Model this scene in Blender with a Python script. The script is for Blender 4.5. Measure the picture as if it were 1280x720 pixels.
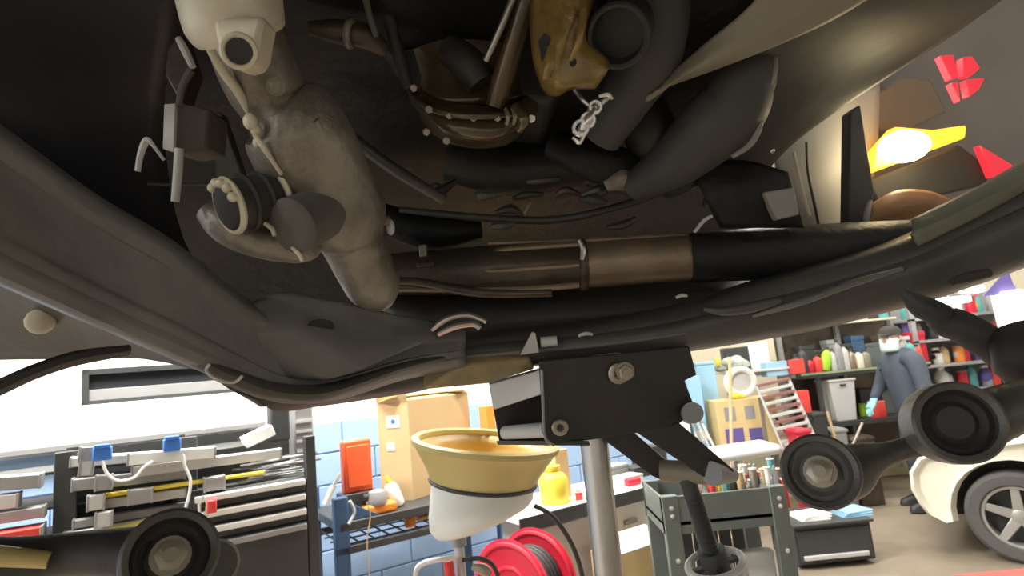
import bpy, bmesh, math, random
from mathutils import Vector, Matrix, Quaternion
random.seed(7)
for o in list(bpy.data.objects): bpy.data.objects.remove(o)
SC = bpy.context.scene; COL = SC.collection

# ------------------------------------------------------------------ camera
PITCH, ROLL, FPX = math.radians(8.7), math.radians(5.5), 720.0
CAM = Vector((0, 0, 1.6))
_r0 = Vector((1, 0, 0)); _f = Vector((0, math.cos(PITCH), math.sin(PITCH))); _u0 = Vector((0, -math.sin(PITCH), math.cos(PITCH)))
_R = _r0*math.cos(ROLL) - _u0*math.sin(ROLL); _U = _r0*math.sin(ROLL) + _u0*math.cos(ROLL)
cd = bpy.data.cameras.new('camera'); cd.sensor_width = 36; cd.lens = FPX/1280*36; cd.clip_start = 0.02
cd.dof.use_dof = True; cd.dof.focus_distance = .9; cd.dof.aperture_fstop = 8
cam = bpy.data.objects.new('camera', cd); COL.objects.link(cam)
M = Matrix((_R, _U, -_f)).transposed().to_4x4(); M.translation = CAM; cam.matrix_world = M
SC.camera = cam

# ------------------------------------------------------------------ world, exposure
W = bpy.data.worlds.new('world'); SC.world = W; W.use_nodes = True
bg = W.node_tree.nodes['Background']; bg.inputs[0].default_value = (0.93, 0.96, 1.0, 1); bg.inputs[1].default_value = 2.4
SC.view_settings.view_transform = 'Standard'; SC.view_settings.look = 'None'
SC.view_settings.gamma = 1; SC.view_settings.exposure = 0.25; SC.view_settings.use_curve_mapping = False
TUBE_POWER = 95       # each ceiling light fitting
LAMP_POWER = 0.35      # bulb of the lit lamp in the wheel arch

# ------------------------------------------------------------------ layout helpers: a point of the place at a known distance
XF = [Matrix.Identity(4), Matrix.Identity(4)]                # frame that things are laid out in, and its inverse
def frame(pivot=None, ang=0.):
    m = Matrix.Identity(4) if pivot is None else Matrix.Translation(pivot) @ Matrix.Rotation(ang, 4, 'Z') @ Matrix.Translation(-Vector(pivot))
    XF[0], XF[1] = m, m.inverted()
def Vw(px, py, d): return CAM + d*(_f + _R*((px-640)/FPX) - _U*((py-360)/FPX))
def V(px, py, d): return XF[1] @ Vw(px, py, d)
def Yp(px, py, y):
    c = XF[1] @ CAM; v = V(px, py, 1) - c; return c + v*((y-c.y)/v.y)
def Zp(px, py, z):
    c = XF[1] @ CAM; v = V(px, py, 1) - c; return c + v*((z-c.z)/v.z)
BAY = (Vector((-.97, 3.25, 0)), math.radians(33))           # the blue wall and what stands along it run away to the right
def rect(x0, x1, y0, y1, y):
    xm, ym = (x0+x1)/2, (y0+y1)/2
    return Yp(x0, ym, y).x, Yp(x1, ym, y).x, Yp(xm, y1, y).z, Yp(xm, y0, y).z

# ------------------------------------------------------------------ materials
MATS = {}
def mat(name, col, rough=.5, metal=0., var=.25, scale=8., bump=.0, bscale=40., dirt=None, dirt_amt=.5, dscale=5., alpha=1., trans=0., coat=0., emit=None, estr=0., spec=.5):
    m = bpy.data.materials.new(name); m.use_nodes = True; nt = m.node_tree; n = nt.nodes; l = nt.links
    b = n['Principled BSDF']; tc = n.new('ShaderNodeTexCoord')
    nz = n.new('ShaderNodeTexNoise'); nz.inputs['Scale'].default_value = scale; nz.inputs['Detail'].default_value = 5
    l.new(tc.outputs['Object'], nz.inputs['Vector'])
    mx = n.new('ShaderNodeMixRGB'); c = Vector(col)
    mx.inputs[1].default_value = (*(c*(1-var)), 1); mx.inputs[2].default_value = (*[min(1, q) for q in c*(1+var)], 1)
    l.new(nz.outputs[0], mx.inputs[0]); out = mx.outputs[0]
    if dirt:
        n2 = n.new('ShaderNodeTexNoise'); n2.inputs['Scale'].default_value = dscale; n2.inputs['Detail'].default_value = 8; n2.inputs['Roughness'].default_value = .65
        l.new(tc.outputs['Object'], n2.inputs['Vector'])
        rp = n.new('ShaderNodeValToRGB'); rp.color_ramp.elements[0].position = .42; rp.color_ramp.elements[1].position = .68
        rp.color_ramp.elements[1].color = (dirt_amt,)*3+(1,); l.new(n2.outputs[0], rp.inputs[0])
        m2 = n.new('ShaderNodeMixRGB'); m2.inputs[2].default_value = (*dirt, 1); l.new(rp.outputs[0], m2.inputs[0]); l.new(out, m2.inputs[1]); out = m2.outputs[0]
    l.new(out, b.inputs['Base Color'])
    b.inputs['Roughness'].default_value = rough; b.inputs['Metallic'].default_value = metal
    b.inputs['Specular IOR Level'].default_value = spec
    if coat: b.inputs['Coat Weight'].default_value = coat; b.inputs['Coat Roughness'].default_value = .15
    if trans: b.inputs['Transmission Weight'].default_value = trans
    if emit: b.inputs['Emission Color'].default_value = (*emit, 1); b.inputs['Emission Strength'].default_value = estr
    if bump:
        nb = n.new('ShaderNodeTexNoise'); nb.inputs['Scale'].default_value = bscale; nb.inputs['Detail'].default_value = 6
        l.new(tc.outputs['Object'], nb.inputs['Vector'])
        bp = n.new('ShaderNodeBump'); bp.inputs['Strength'].default_value = bump; bp.inputs['Distance'].default_value = .01
        l.new(nb.outputs[0], bp.inputs['Height']); l.new(bp.outputs[0], b.inputs['Normal'])
    MATS[name] = m; return m
m_hull = mat('undercoat', (.012, .0125, .0138), .5, 0, .4, 6, .35, 45, dirt=(.027, .0245, .021), dirt_amt=.4, dscale=3, spec=.3)
m_skid = mat('blue_black_coating', (.027, .030, .038), .45, 0, .15, 4, .08, 40, spec=.4)
m_hullgrey = mat('grey_undercoat', (.072, .071, .070), .55, 0, .25, 5, .07, 30, dirt=(.046, .045, .043), dscale=4, spec=.3)
m_wing = mat('pale_grey_wing', (.42, .415, .40), .5, 0, .06, 4)
m_liner = mat('arch_liner', (.27, .255, .245), .6, 0, .2, 5, .15, 30)
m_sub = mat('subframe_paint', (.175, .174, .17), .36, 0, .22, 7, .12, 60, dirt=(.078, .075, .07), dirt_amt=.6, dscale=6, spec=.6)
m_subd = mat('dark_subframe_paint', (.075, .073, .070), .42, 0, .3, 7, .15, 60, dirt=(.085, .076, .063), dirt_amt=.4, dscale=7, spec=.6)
m_alu = mat('cast_aluminium', (.36, .325, .28), .42, .35, .25, 9, .4, 45, dirt=(.07, .055, .04), dirt_amt=.8, dscale=9)
m_alub = mat('bright_cast_aluminium', (.66, .61, .48), .5, .15, .1, 9, .15, 55)
m_rubber = mat('black_rubber', (.035, .034, .033), .6, 0, .3, 12, .15, 60)
m_dustrub = mat('dusty_rubber', (.12, .115, .105), .75, 0, .3, 12, .2, 60)
m_black = mat('black_steel', (.032, .029, .027), .5, .0, .3, 8, .12, 60, dirt=(.06, .055, .045), dirt_amt=.4)
m_steel = mat('bare_steel', (.52, .50, .47), .32, .85, .12, 6, .05, 80)
m_bolt = mat('zinc_bolt', (.36, .32, .26), .4, .6, .2, 20)
m_chrome = mat('bright_metal', (.75, .74, .72), .22, .8, .1, 10)
m_exh = mat('exhaust_steel', (.34, .265, .185), .42, .45, .3, 6, .15, 60, dirt=(.12, .085, .055), dirt_amt=.6, dscale=6)
m_exhd = mat('sooty_exhaust', (.085, .068, .055), .36, .4, .4, 7, .2, 50, dirt=(.20, .155, .11), dirt_amt=.5, dscale=9)
m_oil = mat('oily_brown_steel', (.115, .082, .040), .22, .25, .5, 9, .25, 45, dirt=(.03, .022, .014), dirt_amt=.7, dscale=8, coat=.5)
m_amber = mat('oily_amber_casting', (.30, .205, .055), .3, .15, .45, 22, .5, 40, dirt=(.12, .06, .025), dirt_amt=.8, dscale=16, coat=.4)
m_gusset = mat('lit_gusset_ochre', (.42, .33, .16), .5, 0, .4, 14, .1, 40, dirt=(.16, .14, .11), dirt_amt=.8, dscale=8)  # ochre tone paints the light on the gusset's underside
m_sill = mat('olive_sill', (.17, .175, .13), .5, 0, .2, 7, .15, 40)
m_shield = mat('tan_heat_shield', (.26, .232, .178), .55, .15, .12, 4, .1, 30)
m_white = mat('white_paint', (.86, .86, .84), .5, 0, .03, 3)
m_whitep = mat('white_plastic', (.80, .81, .78), .4, 0, .04, 5)
m_cream = mat('cream_paint', (.80, .73, .56), .6, 0, .06, 3)
m_blueblk = mat('blue_block_paint', (.37, .54, .80), .55, 0, .08, 4, .15, 60)
m_mortar = mat('blue_mortar', (.31, .47, .72), .8, 0, .1, 8)
m_conc = mat('tan_concrete', (.315, .265, .20), .45, 0, .12, 1.3, .06, 30, dirt=(.22, .185, .14), dirt_amt=.7, dscale=1.2)
m_ceil = mat('ceiling_paint', (.72, .71, .68), .8, 0, .05, 2)
m_card = mat('cardboard', (.60, .42, .22), .75, 0, .08, 5, .05, 80)
m_cardy = mat('pale_cardboard', (.66, .50, .24), .75, 0, .08, 5)
m_red = mat('red_paint', (.55, .02, .045), .35, 0, .15, 6)
m_redp = mat('red_plastic', (.75, .06, .05), .45, 0, .1, 6)
m_orange = mat('orange_red_plastic', (.90, .13, .035), .45, 0, .06, 6)
m_orange2 = mat('orange_plastic', (.85, .28, .04), .45, 0, .08, 6)
m_yellow = mat('yellow_plastic', (.80, .62, .06), .45, 0, .08, 6)
m_ochre = mat('ochre_plastic', (.60, .48, .19), .42, 0, .12, 6)
m_ochrein = mat('stained_amber_plastic', (.72, .48, .15), .4, 0, .15, 6)
m_green = mat('lime_plastic', (.38, .68, .04), .45, 0, .08, 6)
m_blue = mat('blue_steel', (.045, .10, .20), .45, .0, .15, 8)
m_bluep = mat('blue_plastic', (.06, .22, .70), .45, 0, .08, 6)
m_lblue = mat('pale_blue_plastic', (.32, .55, .72), .45, 0, .06, 6)
m_purple = mat('purple_cloth', (.13, .10, .32), .7, 0, .1, 6)
m_grey = mat('grey_plastic', (.30, .30, .30), .5, 0, .15, 6)
m_lgrey = mat('light_grey_plastic', (.55, .55, .54), .5, 0, .1, 6)
m_dgrey = mat('dark_grey_steel', (.045, .048, .048), .5, 0, .2, 8)
m_cart = mat('green_grey_enamel', (.115, .135, .125), .5, .0, .12, 6)
m_paper = mat('white_paper', (.85, .84, .80), .8, 0, .03, 3)
m_wood = mat('pale_wood', (.60, .42, .22), .6, 0, .12, 12)
m_teal = mat('teal_plastic', (.10, .33, .33), .5, 0, .1, 6)
m_glassd = mat('dark_glass', (.03, .032, .036), .12, 0, .1, 3)
m_navy = mat('navy_cloth', (.068, .085, .115), .85, 0, .2, 8, .3, 25)
m_skin = mat('skin', (.50, .31, .22), .6, 0, .08, 6)
m_mask = mat('pale_blue_mask', (.62, .78, .80), .8, 0, .04, 6)
m_glove = mat('light_blue_glove', (.28, .62, .72), .5, 0, .05, 6)
m_cap = mat('dark_grey_cap', (.045, .042, .04), .85, 0, .2, 8)
m_shoe = mat('dark_leather', (.04, .04, .042), .5, 0, .2, 8)
m_carw = mat('cream_white_car_paint', (.80, .76, .64), .25, 0, .02, 2, coat=.6)
m_tyre = mat('tyre_rubber', (.10, .098, .095), .8, 0, .15, 8, .1, 40)
m_rim = mat('alloy_wheel', (.42, .41, .39), .4, .5, .1, 8)
m_tube = mat('fluorescent_tube', (.9, .9, .9), .4, emit=(1, .97, .9), estr=6)
m_lit = mat('lit_amber_lens', (.9, .5, .05), .3, emit=(1.0, .40, .015), estr=2.4)
m_bulb = mat('glowing_bulb', (1, .9, .6), .3, emit=(1, .86, .5), estr=16)
m_redlens = mat('red_lens', (.80, .03, .05), .2, 0, .05, 5, emit=(1, .05, .08), estr=.45)
m_brownlens = mat('brown_panel', (.30, .155, .07), .4, 0, .15, 5)
m_yelstr = mat('yellow_green_strip', (.55, .55, .10), .5, 0, .1, 6)

# ------------------------------------------------------------------ mesh building
ORG = {}
def org(p): return ORG.get(p.name, Vector()) if p else Vector()
class B:
    def __init__(s): s.v = []; s.f = []
    def add(s, vs, fs):
        k = len(s.v); s.v += [Vector(q) for q in vs]; s.f += [tuple(i+k for i in f) for f in fs]; return s
    def hexa(s, c): return s.add(c, [(0,3,2,1),(4,5,6,7),(0,1,5,4),(1,2,6,5),(2,3,7,6),(3,0,4,7)])   # 4 bottom, 4 top
    def box(s, x0, x1, y0, y1, z0, z1): return s.hexa([(x0,y0,z0),(x1,y0,z0),(x1,y1,z0),(x0,y1,z0),(x0,y0,z1),(x1,y0,z1),(x1,y1,z1),(x0,y1,z1)])
    def obox(s, c, sx, sy, sz, rot=None):
        rot = rot or Matrix.Identity(3); c = Vector(c)
        return s.hexa([c+rot@Vector((a*sx/2, b*sy/2, e*sz/2)) for e in (-1, 1) for a, b in ((-1,-1),(1,-1),(1,1),(-1,1))])
    def bar(s, p0, p1, w, h, up=Vector((0,0,1))):
        p0, p1 = Vector(p0), Vector(p1); t = (p1-p0).normalized(); a = t.cross(up)
        if a.length < 1e-4: a = t.cross(Vector((1,0,0)))
        a.normalize(); b = a.cross(t); c = []
        for p in (p0, p1): c += [p-a*w/2-b*h/2, p+a*w/2-b*h/2, p+a*w/2+b*h/2, p-a*w/2+b*h/2]
        return s.hexa(c)
    def prism(s, pts, ext):
        pts = [Vector(p) for p in pts]; n = len(pts); e = Vector(ext)
        return s.add(pts+[p+e for p in pts], [tuple(range(n)), tuple(reversed(range(n, 2*n)))]+[(i, n+i, n+(i+1) % n, (i+1) % n) for i in range(n)])
    def rings(s, rs, cap=True, loop=False):
        n = len(rs[0]); vs = [p for r in rs for p in r]; fs = []; m = len(rs)
        for i in range(m if loop else m-1):
            for j in range(n): fs.append((i*n+j, i*n+(j+1) % n, ((i+1) % m)*n+(j+1) % n, ((i+1) % m)*n+j))
        if cap and not loop: fs += [tuple(reversed(range(n))), tuple(range((m-1)*n, m*n))]
        return s.add(vs, fs)
    def tube(s, pts, rad, seg=12, cap=True, squash=1.):
        pts = [Vector(p) for p in pts]
        if not hasattr(rad, '__len__'): rad = [rad]*len(pts)
        rs = []; a = None
        for i, p in enumerate(pts):
            t = (pts[min(i+1, len(pts)-1)]-pts[max(i-1, 0)]).normalized()
            if a is None:
                a = t.cross(Vector((0, 0, 1)))
                if a.length < .05: a = t.cross(Vector((0, 1, 0)))
            a = (a - t*a.dot(t)).normalized(); b = t.cross(a)
            rs.append([p+(a*math.cos(k*2*math.pi/seg)+b*squash*math.sin(k*2*math.pi/seg))*rad[i] for k in range(seg)])
        return s.rings(rs, cap)
    def cyl(s, p0, p1, r, r1=None, seg=16): return s.tube([p0, p1], [r, r if r1 is None else r1], seg)
    def lathe(s, o, ax, prof, seg=24, a0=None, closed=False, cap=True):
        o = Vector(o); ax = Vector(ax).normalized(); a = Vector(a0) if a0 else (ax.cross(Vector((0,1,0))) if abs(ax.y) < .9 else ax.cross(Vector((1,0,0))))
        a = (a-ax*a.dot(ax)).normalized(); b = ax.cross(a)
        return s.rings([[o+ax*h+(a*math.cos(k*2*math.pi/seg)+b*math.sin(k*2*math.pi/seg))*max(r, 1e-4) for k in range(seg)] for r, h in prof], cap and not closed, closed)
    def torus(s, o, ax, R, r, seg=24, ms=8):
        return s.lathe(o, ax, [(R+r*math.cos(q*2*math.pi/ms), r*math.sin(q*2*math.pi/ms)) for q in range(ms)], seg, closed=True)
    def ball(s, c, r, sc=(1,1,1), seg=14, rg=8):
        c = Vector(c); rs = []
        for i in range(rg+1):
            th = math.pi*i/rg; q = max(math.sin(th), 1e-3)
            rs.append([c+Vector((sc[0]*r*q*math.cos(k*2*math.pi/seg), sc[1]*r*q*math.sin(k*2*math.pi/seg), -sc[2]*r*math.cos(th))) for k in range(seg)])
        return s.rings(rs)
    def grid(s, rows):
        n = len(rows[0]); m = len(rows)
        return s.add([p for r in rows for p in r], [(i*n+j, i*n+j+1, (i+1)*n+j+1, (i+1)*n+j) for i in range(m-1) for j in range(n-1)])
    def build(s, name, m, parent=None, smooth=40, bevel=0, sub=0, solid=0, wn=False, off=1):
        o0 = org(parent) if parent else Vector()
        me = bpy.data.meshes.new(name); me.from_pydata([tuple((XF[0] @ q)-o0) for q in s.v], [], s.f); me.update()
        bm = bmesh.new(); bm.from_mesh(me); bmesh.ops.recalc_face_normals(bm, faces=bm.faces) if not solid else None; bm.to_mesh(me); bm.free()
        me.materials.append(m)
        if smooth:
            me.polygons.foreach_set('use_smooth', [True]*len(me.polygons)); me.set_sharp_from_angle(angle=math.radians(smooth))
        o = bpy.data.objects.new(name, me); COL.objects.link(o)
        if parent: o.parent = parent; ORG[o.name] = o0
        if sub: q = o.modifiers.new('subsurf', 'SUBSURF'); q.levels = q.render_levels = sub
        if solid: q = o.modifiers.new('solid', 'SOLIDIFY'); q.thickness = solid; q.offset = off
        if bevel: q = o.modifiers.new('bevel', 'BEVEL'); q.width = bevel; q.segments = 2; q.limit_method = 'ANGLE'; q.angle_limit = math.radians(35)
        return o
def tag(o, label, cat, group=None):
    o['label'] = label; o['category'] = cat
    if group: o['group'] = group
    return o
def thing(name, label, cat, loc=(0,0,0), group=None):
    o = bpy.data.objects.new(name, None); COL.objects.link(o); loc = XF[0] @ Vector(loc); o.location = loc; o.empty_display_size = .1
    ORG[o.name] = Vector(loc); return tag(o, label, cat, group)
def struct(o): o['kind'] = 'structure'; return o
def spline(pts, n=6):
    P = [tuple(p) for p in pts]; out = []
    for i in range(len(P)-1):
        p0, p1, p2, p3 = P[max(i-1, 0)], P[i], P[i+1], P[min(i+2, len(P)-1)]
        for k in range(n):
            t = k/n; out.append(tuple(.5*((2*b)+(-a+c)*t+(2*a-5*b+4*c-d)*t*t+(-a+3*b-3*c+d)*t**3) for a, b, c, d in zip(p0, p1, p2, p3)))
    out.append(P[-1]); return out
def pxtube(pts, seg=14, n=6, bb=None, squash=1.):           # (px, py, depth, half width in px)
    q = spline(pts, n); return (bb or B()).tube([V(*p[:3]) for p in q], [p[3]*p[2]/FPX for p in q], seg, squash=squash)
def pxgrid(rows, n=4):                                       # rows of (px, py, depth), smoothed both ways
    r2 = [spline(r, n) for r in rows]; cols = list(zip(*r2)); c2 = [spline(c, n) for c in cols]
    return B().grid([[V(*p) for p in r] for r in zip(*c2)])
def pxplate(poly, d, ext):                                   # outline in px at depth d (or each with its own), solid by ext
    pts = [V(p[0], p[1], p[2] if len(p) > 2 else d) for p in poly]; return B().prism(pts, ext)
def hexbolt(c, ax, r, h, name='bolt', m=None, parent=None, washer=1.45):
    b = B(); c = Vector(c); ax = Vector(ax).normalized()
    if washer: b.lathe(c, ax, [(r*washer, 0), (r*washer, h*.25)], 18)
    b.lathe(c, ax, [(r, 0), (r, h), (r*.8, h*1.12)], 6)
    b.lathe(c, ax, [(r*.5, h), (r*.5, h*1.5)], 10)
    return b.build(name, m or m_bolt, parent, 35)
TOCAM = -_f

# ================================================================== THE ROOM
WY, WY2 = 4.0, 7.6
floor = struct(B().box(-6, 8, -7, 8, -.1, 0).build('floor', m_conc, smooth=0))
ceiling = struct(B().box(-6, 8, -7, 8, 4.2, 4.3).build('ceiling', m_ceil, smooth=0))
BZ = 1.42                                    # top of the blue paint
frame(*BAY); XC = Yp(838, 500, WY).x; XL = -7.6; WEND = XF[0] @ Vector((XC, WY, 0)); WXF = XF[0].copy(); WIN = rect(103, 322, 456, 500, WY); frame()
wb = struct(B().box(XL, XC, WY+.02, WY+.2, 0, 4.2).build('wall_back', m_white, smooth=0)); ORG[wb.name] = Vector()
B().box(XL, XC, WY+.006, WY+.02, 0, BZ).build('mortar', m_mortar, wb, smooth=0)
bw, bh = .44, BZ/7
bme = None
for r in range(7):
    x = -5.2 - (bw/2 if r % 2 else 0)
    while x < XC-.05:
        x0, x1 = max(x, -5.4), min(x+bw, XC)
        if x1-x0 > .3:
            if bme is None:
                o = B().box(-bw/2+.005, bw/2-.005, -.012, .004, -bh/2+.005, bh/2-.005).build('block', m_blueblk, wb, smooth=0, bevel=.004); bme = o.data
            else:
                o = bpy.data.objects.new('block', bme); COL.objects.link(o); o.parent = wb
                q = o.modifiers.new('bevel', 'BEVEL'); q.width = .004; q.segments = 2
            o.location = ((x0+x1)/2, WY+.006, bh*(r+.5)); o.scale.x = (x1-x0)/bw
        x += bw
wb.matrix_world = WXF
struct(B().box(WEND.x, WEND.x+.15, WEND.y, WY2+.1, 0, 4.2).build('wall_return', m_white, smooth=0))
struct(B().box(WEND.x, 8, WY2, WY2+.15, 0, 4.2).build('wall_far', m_cream, smooth=0))
struct(B().box(-6.15, -6, -7, -5.5, 0, 4.2).box(-6.15, -6, .8, 8, 0, 4.2).box(-6.15, -6, -5.5, .8, 3.4, 4.2).build('wall_left', m_white, smooth=0))  # unseen opening added so world light enters from the left
struct(B().box(8, 8.15, -7, 8, 0, 4.2).build('wall_right', m_ceil, smooth=0))
wf = B().box(-6, 8, -7.15, -7, 0, 4.2)
struct(wf.build('wall_front', m_white, smooth=0))
struct(B().box(-24, -6.15, -16, 10, -.12, -.02).build('ground_outside', m_conc, smooth=0))
# window in the left part of the back wall
frame(*BAY); x0, x1, z0, z1 = WIN
win = struct(B().box(x0, x1, WY-.03, WY+.03, z0, z0+.03).box(x0, x1, WY-.03, WY+.03, z1-.03, z1).box(x0, x0+.03, WY-.03, WY+.03, z0, z1).box(x1-.03, x1, WY-.03, WY+.03, z0, z1).build('window_1', m_dgrey, smooth=0)); ORG[win.name] = Vector()
B().box(x0+.03, x1-.03, WY-.005, WY+.012, z0+.03, z1-.03).build('pane', m_glassd, win, smooth=0)
B().box(x0+.03, x1-.03, WY-.022, WY-.006, z0+.03, z0+(z1-z0)*.45).build('lower_sash', m_grey, win, smooth=0, bevel=.003)

frame()
# ceiling light fittings (each with its own light)
def fitting(x, y, label, pw=1.):
    t = thing('ceiling_light', label, 'light', (x, y, 4.2), 'fluorescent ceiling lights')
    B().box(x-.65, x+.65, y-.09, y+.09, 4.13, 4.2).build('housing', m_white, t, bevel=.01)
    for dy in (-.045, .045):
        B().cyl((x-.6, y+dy, 4.105), (x+.6, y+dy, 4.105), .016, seg=10).build('tube', m_tube, t)
    ld = bpy.data.lights.new('tube_light', 'AREA'); ld.shape = 'RECTANGLE'; ld.size = 1.2; ld.size_y = .15; ld.energy = TUBE_POWER*pw; ld.color = (1, .965, .90)
    lo = bpy.data.objects.new('tube_light', ld); COL.objects.link(lo); lo.parent = t; lo.location = (0, 0, -.13)
for i, (x, y, w) in enumerate([(-2.7, 1.5, 'white ceiling light over the tool chest by the blue wall'), (-.9, 2.9, 'white ceiling light over the cardboard box shelf'), (1.6, 3.4, 'white ceiling light over the tool cart'),
        (3.4, 4.3, 'white ceiling light over the masked person'), (3.4, 6.4, 'white ceiling light over the far clutter shelf'), (5.8, 5.2, 'white ceiling light over the white car'),
        (-3.4, -2.6, 'white ceiling light behind the raised car, towards the left wall'), (3.6, -4.0, 'white ceiling light behind the raised car, towards the right wall')]):
    fitting(x, y, w, (2.0, 2.3, .7, .55, .55, .6, .9, .5)[i])

# ================================================================== THE RAISED CAR
car = thing('raised_car', 'dark underside of a car raised overhead with subframe and exhaust', 'car', (0, 1.0, 1.7))
# --- underbody shell
rows = [[(-500, -250, .5), (-150, -250, .47), (200, -250, .45), (600, -250, .45), (1000, -250, .48), (1500, -250, .55)],
        [(-500, 0, .7), (-150, 0, .72), (200, 0, .75), (560, 0, .78), (900, 0, .8), (1190, -10, .86)],
        [(-500, 150, .85), (-150, 150, .95), (180, 150, 1.0), (500, 150, 1.05), (780, 150, 1.06), (965, 145, 1.1)],
        [(-500, 270, 1.0), (-150, 270, 1.2), (180, 270, 1.3), (480, 265, 1.4), (740, 262, 1.4), (940, 262, 1.38)],
        [(-500, 370, 1.1), (-150, 370, 1.3), (180, 365, 1.45), (480, 355, 1.52), (800, 345, 1.52), (1160, 320, 1.4)],
        [(-500, 455, 1.2), (-150, 450, 1.35), (160, 445, 1.5), (420, 440, 1.58), (760, 432, 1.58), (1130, 352, 1.45)]]
pxgrid(rows, 5).build('underbody_panel', m_hull, car, solid=.02, off=0)
B().box(-1.6, 1.3, -1.6, .12, 2.12, 2.16).build('floor_pan', m_hull, car, bevel=.01)
B().box(-1.5, .62, .1, 1.9, 2.3, 2.36).build('light_block_slab', m_hull, car, bevel=.01)  # unseen slab for the car body, added to block the ceiling lights
# grey panel towards the wheel arch
g = pxgrid([[(930, -120, .62), (1100, -120, .64), (1290, -110, .66), (1420, -110, .7)], [(945, 20, .76), (1060, 10, .78), (1180, 0, .8), (1275, -15, .82)],
            [(930, 110, .9), (1010, 95, .92), (1090, 75, .93), (1180, 52, .94)], [(905, 190, 1.0), (960, 175, 1.01), (1010, 150, 1.01), (1062, 128, 1.01)], [(880, 260, 1.12), (920, 245, 1.12), (950, 225, 1.11), (968, 196, 1.1)]], 5)
g.build('arch_panel', m_hullgrey, car, solid=.01)
b = pxgrid([[(-260, -330, .40), (-60, -330, .40), (90, -330, .42), (260, -330, .42)], [(-230, -20, .62), (-60, -20, .66), (80, -10, .70), (225, 0, .74)], [(-180, 100, .70), (-40, 120, .74), (80, 140, .81), (205, 150, .90)], [(-160, 150, .66), (-20, 200, .72), (110, 270, .80), (230, 300, .95)], [(-140, 190, .62), (0, 235, .68), (130, 300, .76), (300, 400, .92)]], 4)
b.build('skid_panel', m_skid, car, solid=.01)
# --- left broad subframe arm
def station(x, up, lo, d):
    h = lo-up
    return [(x, up-7, d+.03), (x, up-1, d+.006), (x, up+.05*h, d), (x, up+.13*h, d+.005), (x, up+.3*h, d+.004), (x, up+.55*h, d), (x, up+.78*h, d-.004), (x, up+.85*h, d-.007), (x, up+.90*h, d-.001), (x, up+.95*h, d-.006), (x, lo, d-.004), (x, lo+5, d+.02)]
rows = [station(-160, 75, 260, .46), station(-60, 140, 310, .50), station(0, 181, 335, .54), station(60, 224, 362, .58), station(118, 264, 388, .62), station(210, 318, 428, .68), station(296, 385, 466, .75), station(350, 412, 488, .80), station(420, 432, 486, .86), station(500, 424, 462, .92), station(580, 420, 447, .96)]
arm = pxgrid(rows, 4).build('subframe_arm', m_sub, car, solid=.012)
# flat lower plate with a slot, folded up at its right end
b = pxgrid([[(296, 388, .77), (345, 367, .80), (420, 376, .84), (480, 390, .88), (545, 402, .93)], [(310, 420, .76), (370, 402, .79), (430, 405, .83), (490, 408, .88), (545, 408, .92)],
            [(325, 445, .775), (385, 440, .79), (440, 435, .82), (495, 425, .87), (545, 414, .915)], [(345, 470, .79), (405, 474, .80), (450, 462, .82), (500, 440, .865), (545, 420, .91)]], 4)
pl = b.build('lower_plate', m_sub, car, solid=.008)
B().lathe(V(401, 407, .805), V(401, 407, .7)-V(401, 330, .75), [(.0175, 0), (.0175, .002)], 20, a0=_R).build('slot', m_rubber, pl)
for (pts, w) in (([(540, 412, .90, 3), (560, 398, .89, 4), (585, 394, .89, 4), (608, 402, .89, 3)], 0), ([(548, 418, .90, 3), (570, 408, .89, 4), (592, 405, .89, 4), (600, 411, .89, 3.5)], 0)):
    pxtube(pts, 8).build('folded_tab', m_steel, pl)
# wrinkled lower lip under the left arm
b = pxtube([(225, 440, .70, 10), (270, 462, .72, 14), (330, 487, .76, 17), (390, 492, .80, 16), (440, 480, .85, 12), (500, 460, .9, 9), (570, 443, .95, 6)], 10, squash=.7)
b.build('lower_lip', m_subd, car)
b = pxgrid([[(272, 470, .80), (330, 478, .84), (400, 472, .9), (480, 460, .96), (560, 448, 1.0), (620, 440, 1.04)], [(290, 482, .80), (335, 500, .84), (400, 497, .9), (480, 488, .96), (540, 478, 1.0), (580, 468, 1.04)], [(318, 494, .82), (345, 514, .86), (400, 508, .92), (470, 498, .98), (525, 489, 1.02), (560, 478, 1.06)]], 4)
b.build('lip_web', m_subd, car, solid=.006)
pxtube([(262, 455, .7, 2), (258, 464, .7, 2), (272, 475, .7, 2.2), (292, 478, .71, 2), (303, 470, .71, 2)], 8).build('wire_clip', m_lgrey, car)
B().ball(V(492, 472, .93), .0065).build('rivet', m_white, car)
B().ball(V(427, 481, .84), .008, (1.4, 1, .7)).build('red_plug', m_redp, car)
# dark panel below the arm at far left, with its pale plug
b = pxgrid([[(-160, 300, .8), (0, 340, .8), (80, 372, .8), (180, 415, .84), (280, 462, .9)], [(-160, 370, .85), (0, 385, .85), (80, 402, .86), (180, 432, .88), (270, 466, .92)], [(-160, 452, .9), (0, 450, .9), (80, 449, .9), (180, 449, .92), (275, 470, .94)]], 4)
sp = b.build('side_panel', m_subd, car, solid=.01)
b = B(); ax = V(50, 400, .8)-V(50, 400, .9); b.lathe(V(50, 402, .852), ax, [(.019, 0), (.019, .006), (.014, .010)], 12); b.build('plug', m_cream, sp)
pxtube([(-120, 540, .7, 18), (0, 484, .72, 16), (45, 464, .74, 15), (95, 448, .78, 14), (160, 438, .84, 10)], 8, squash=.6).build('panel_edge_bar', m_rubber, car)  # dark bar added for the dark lower boundary of the side panel

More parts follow.
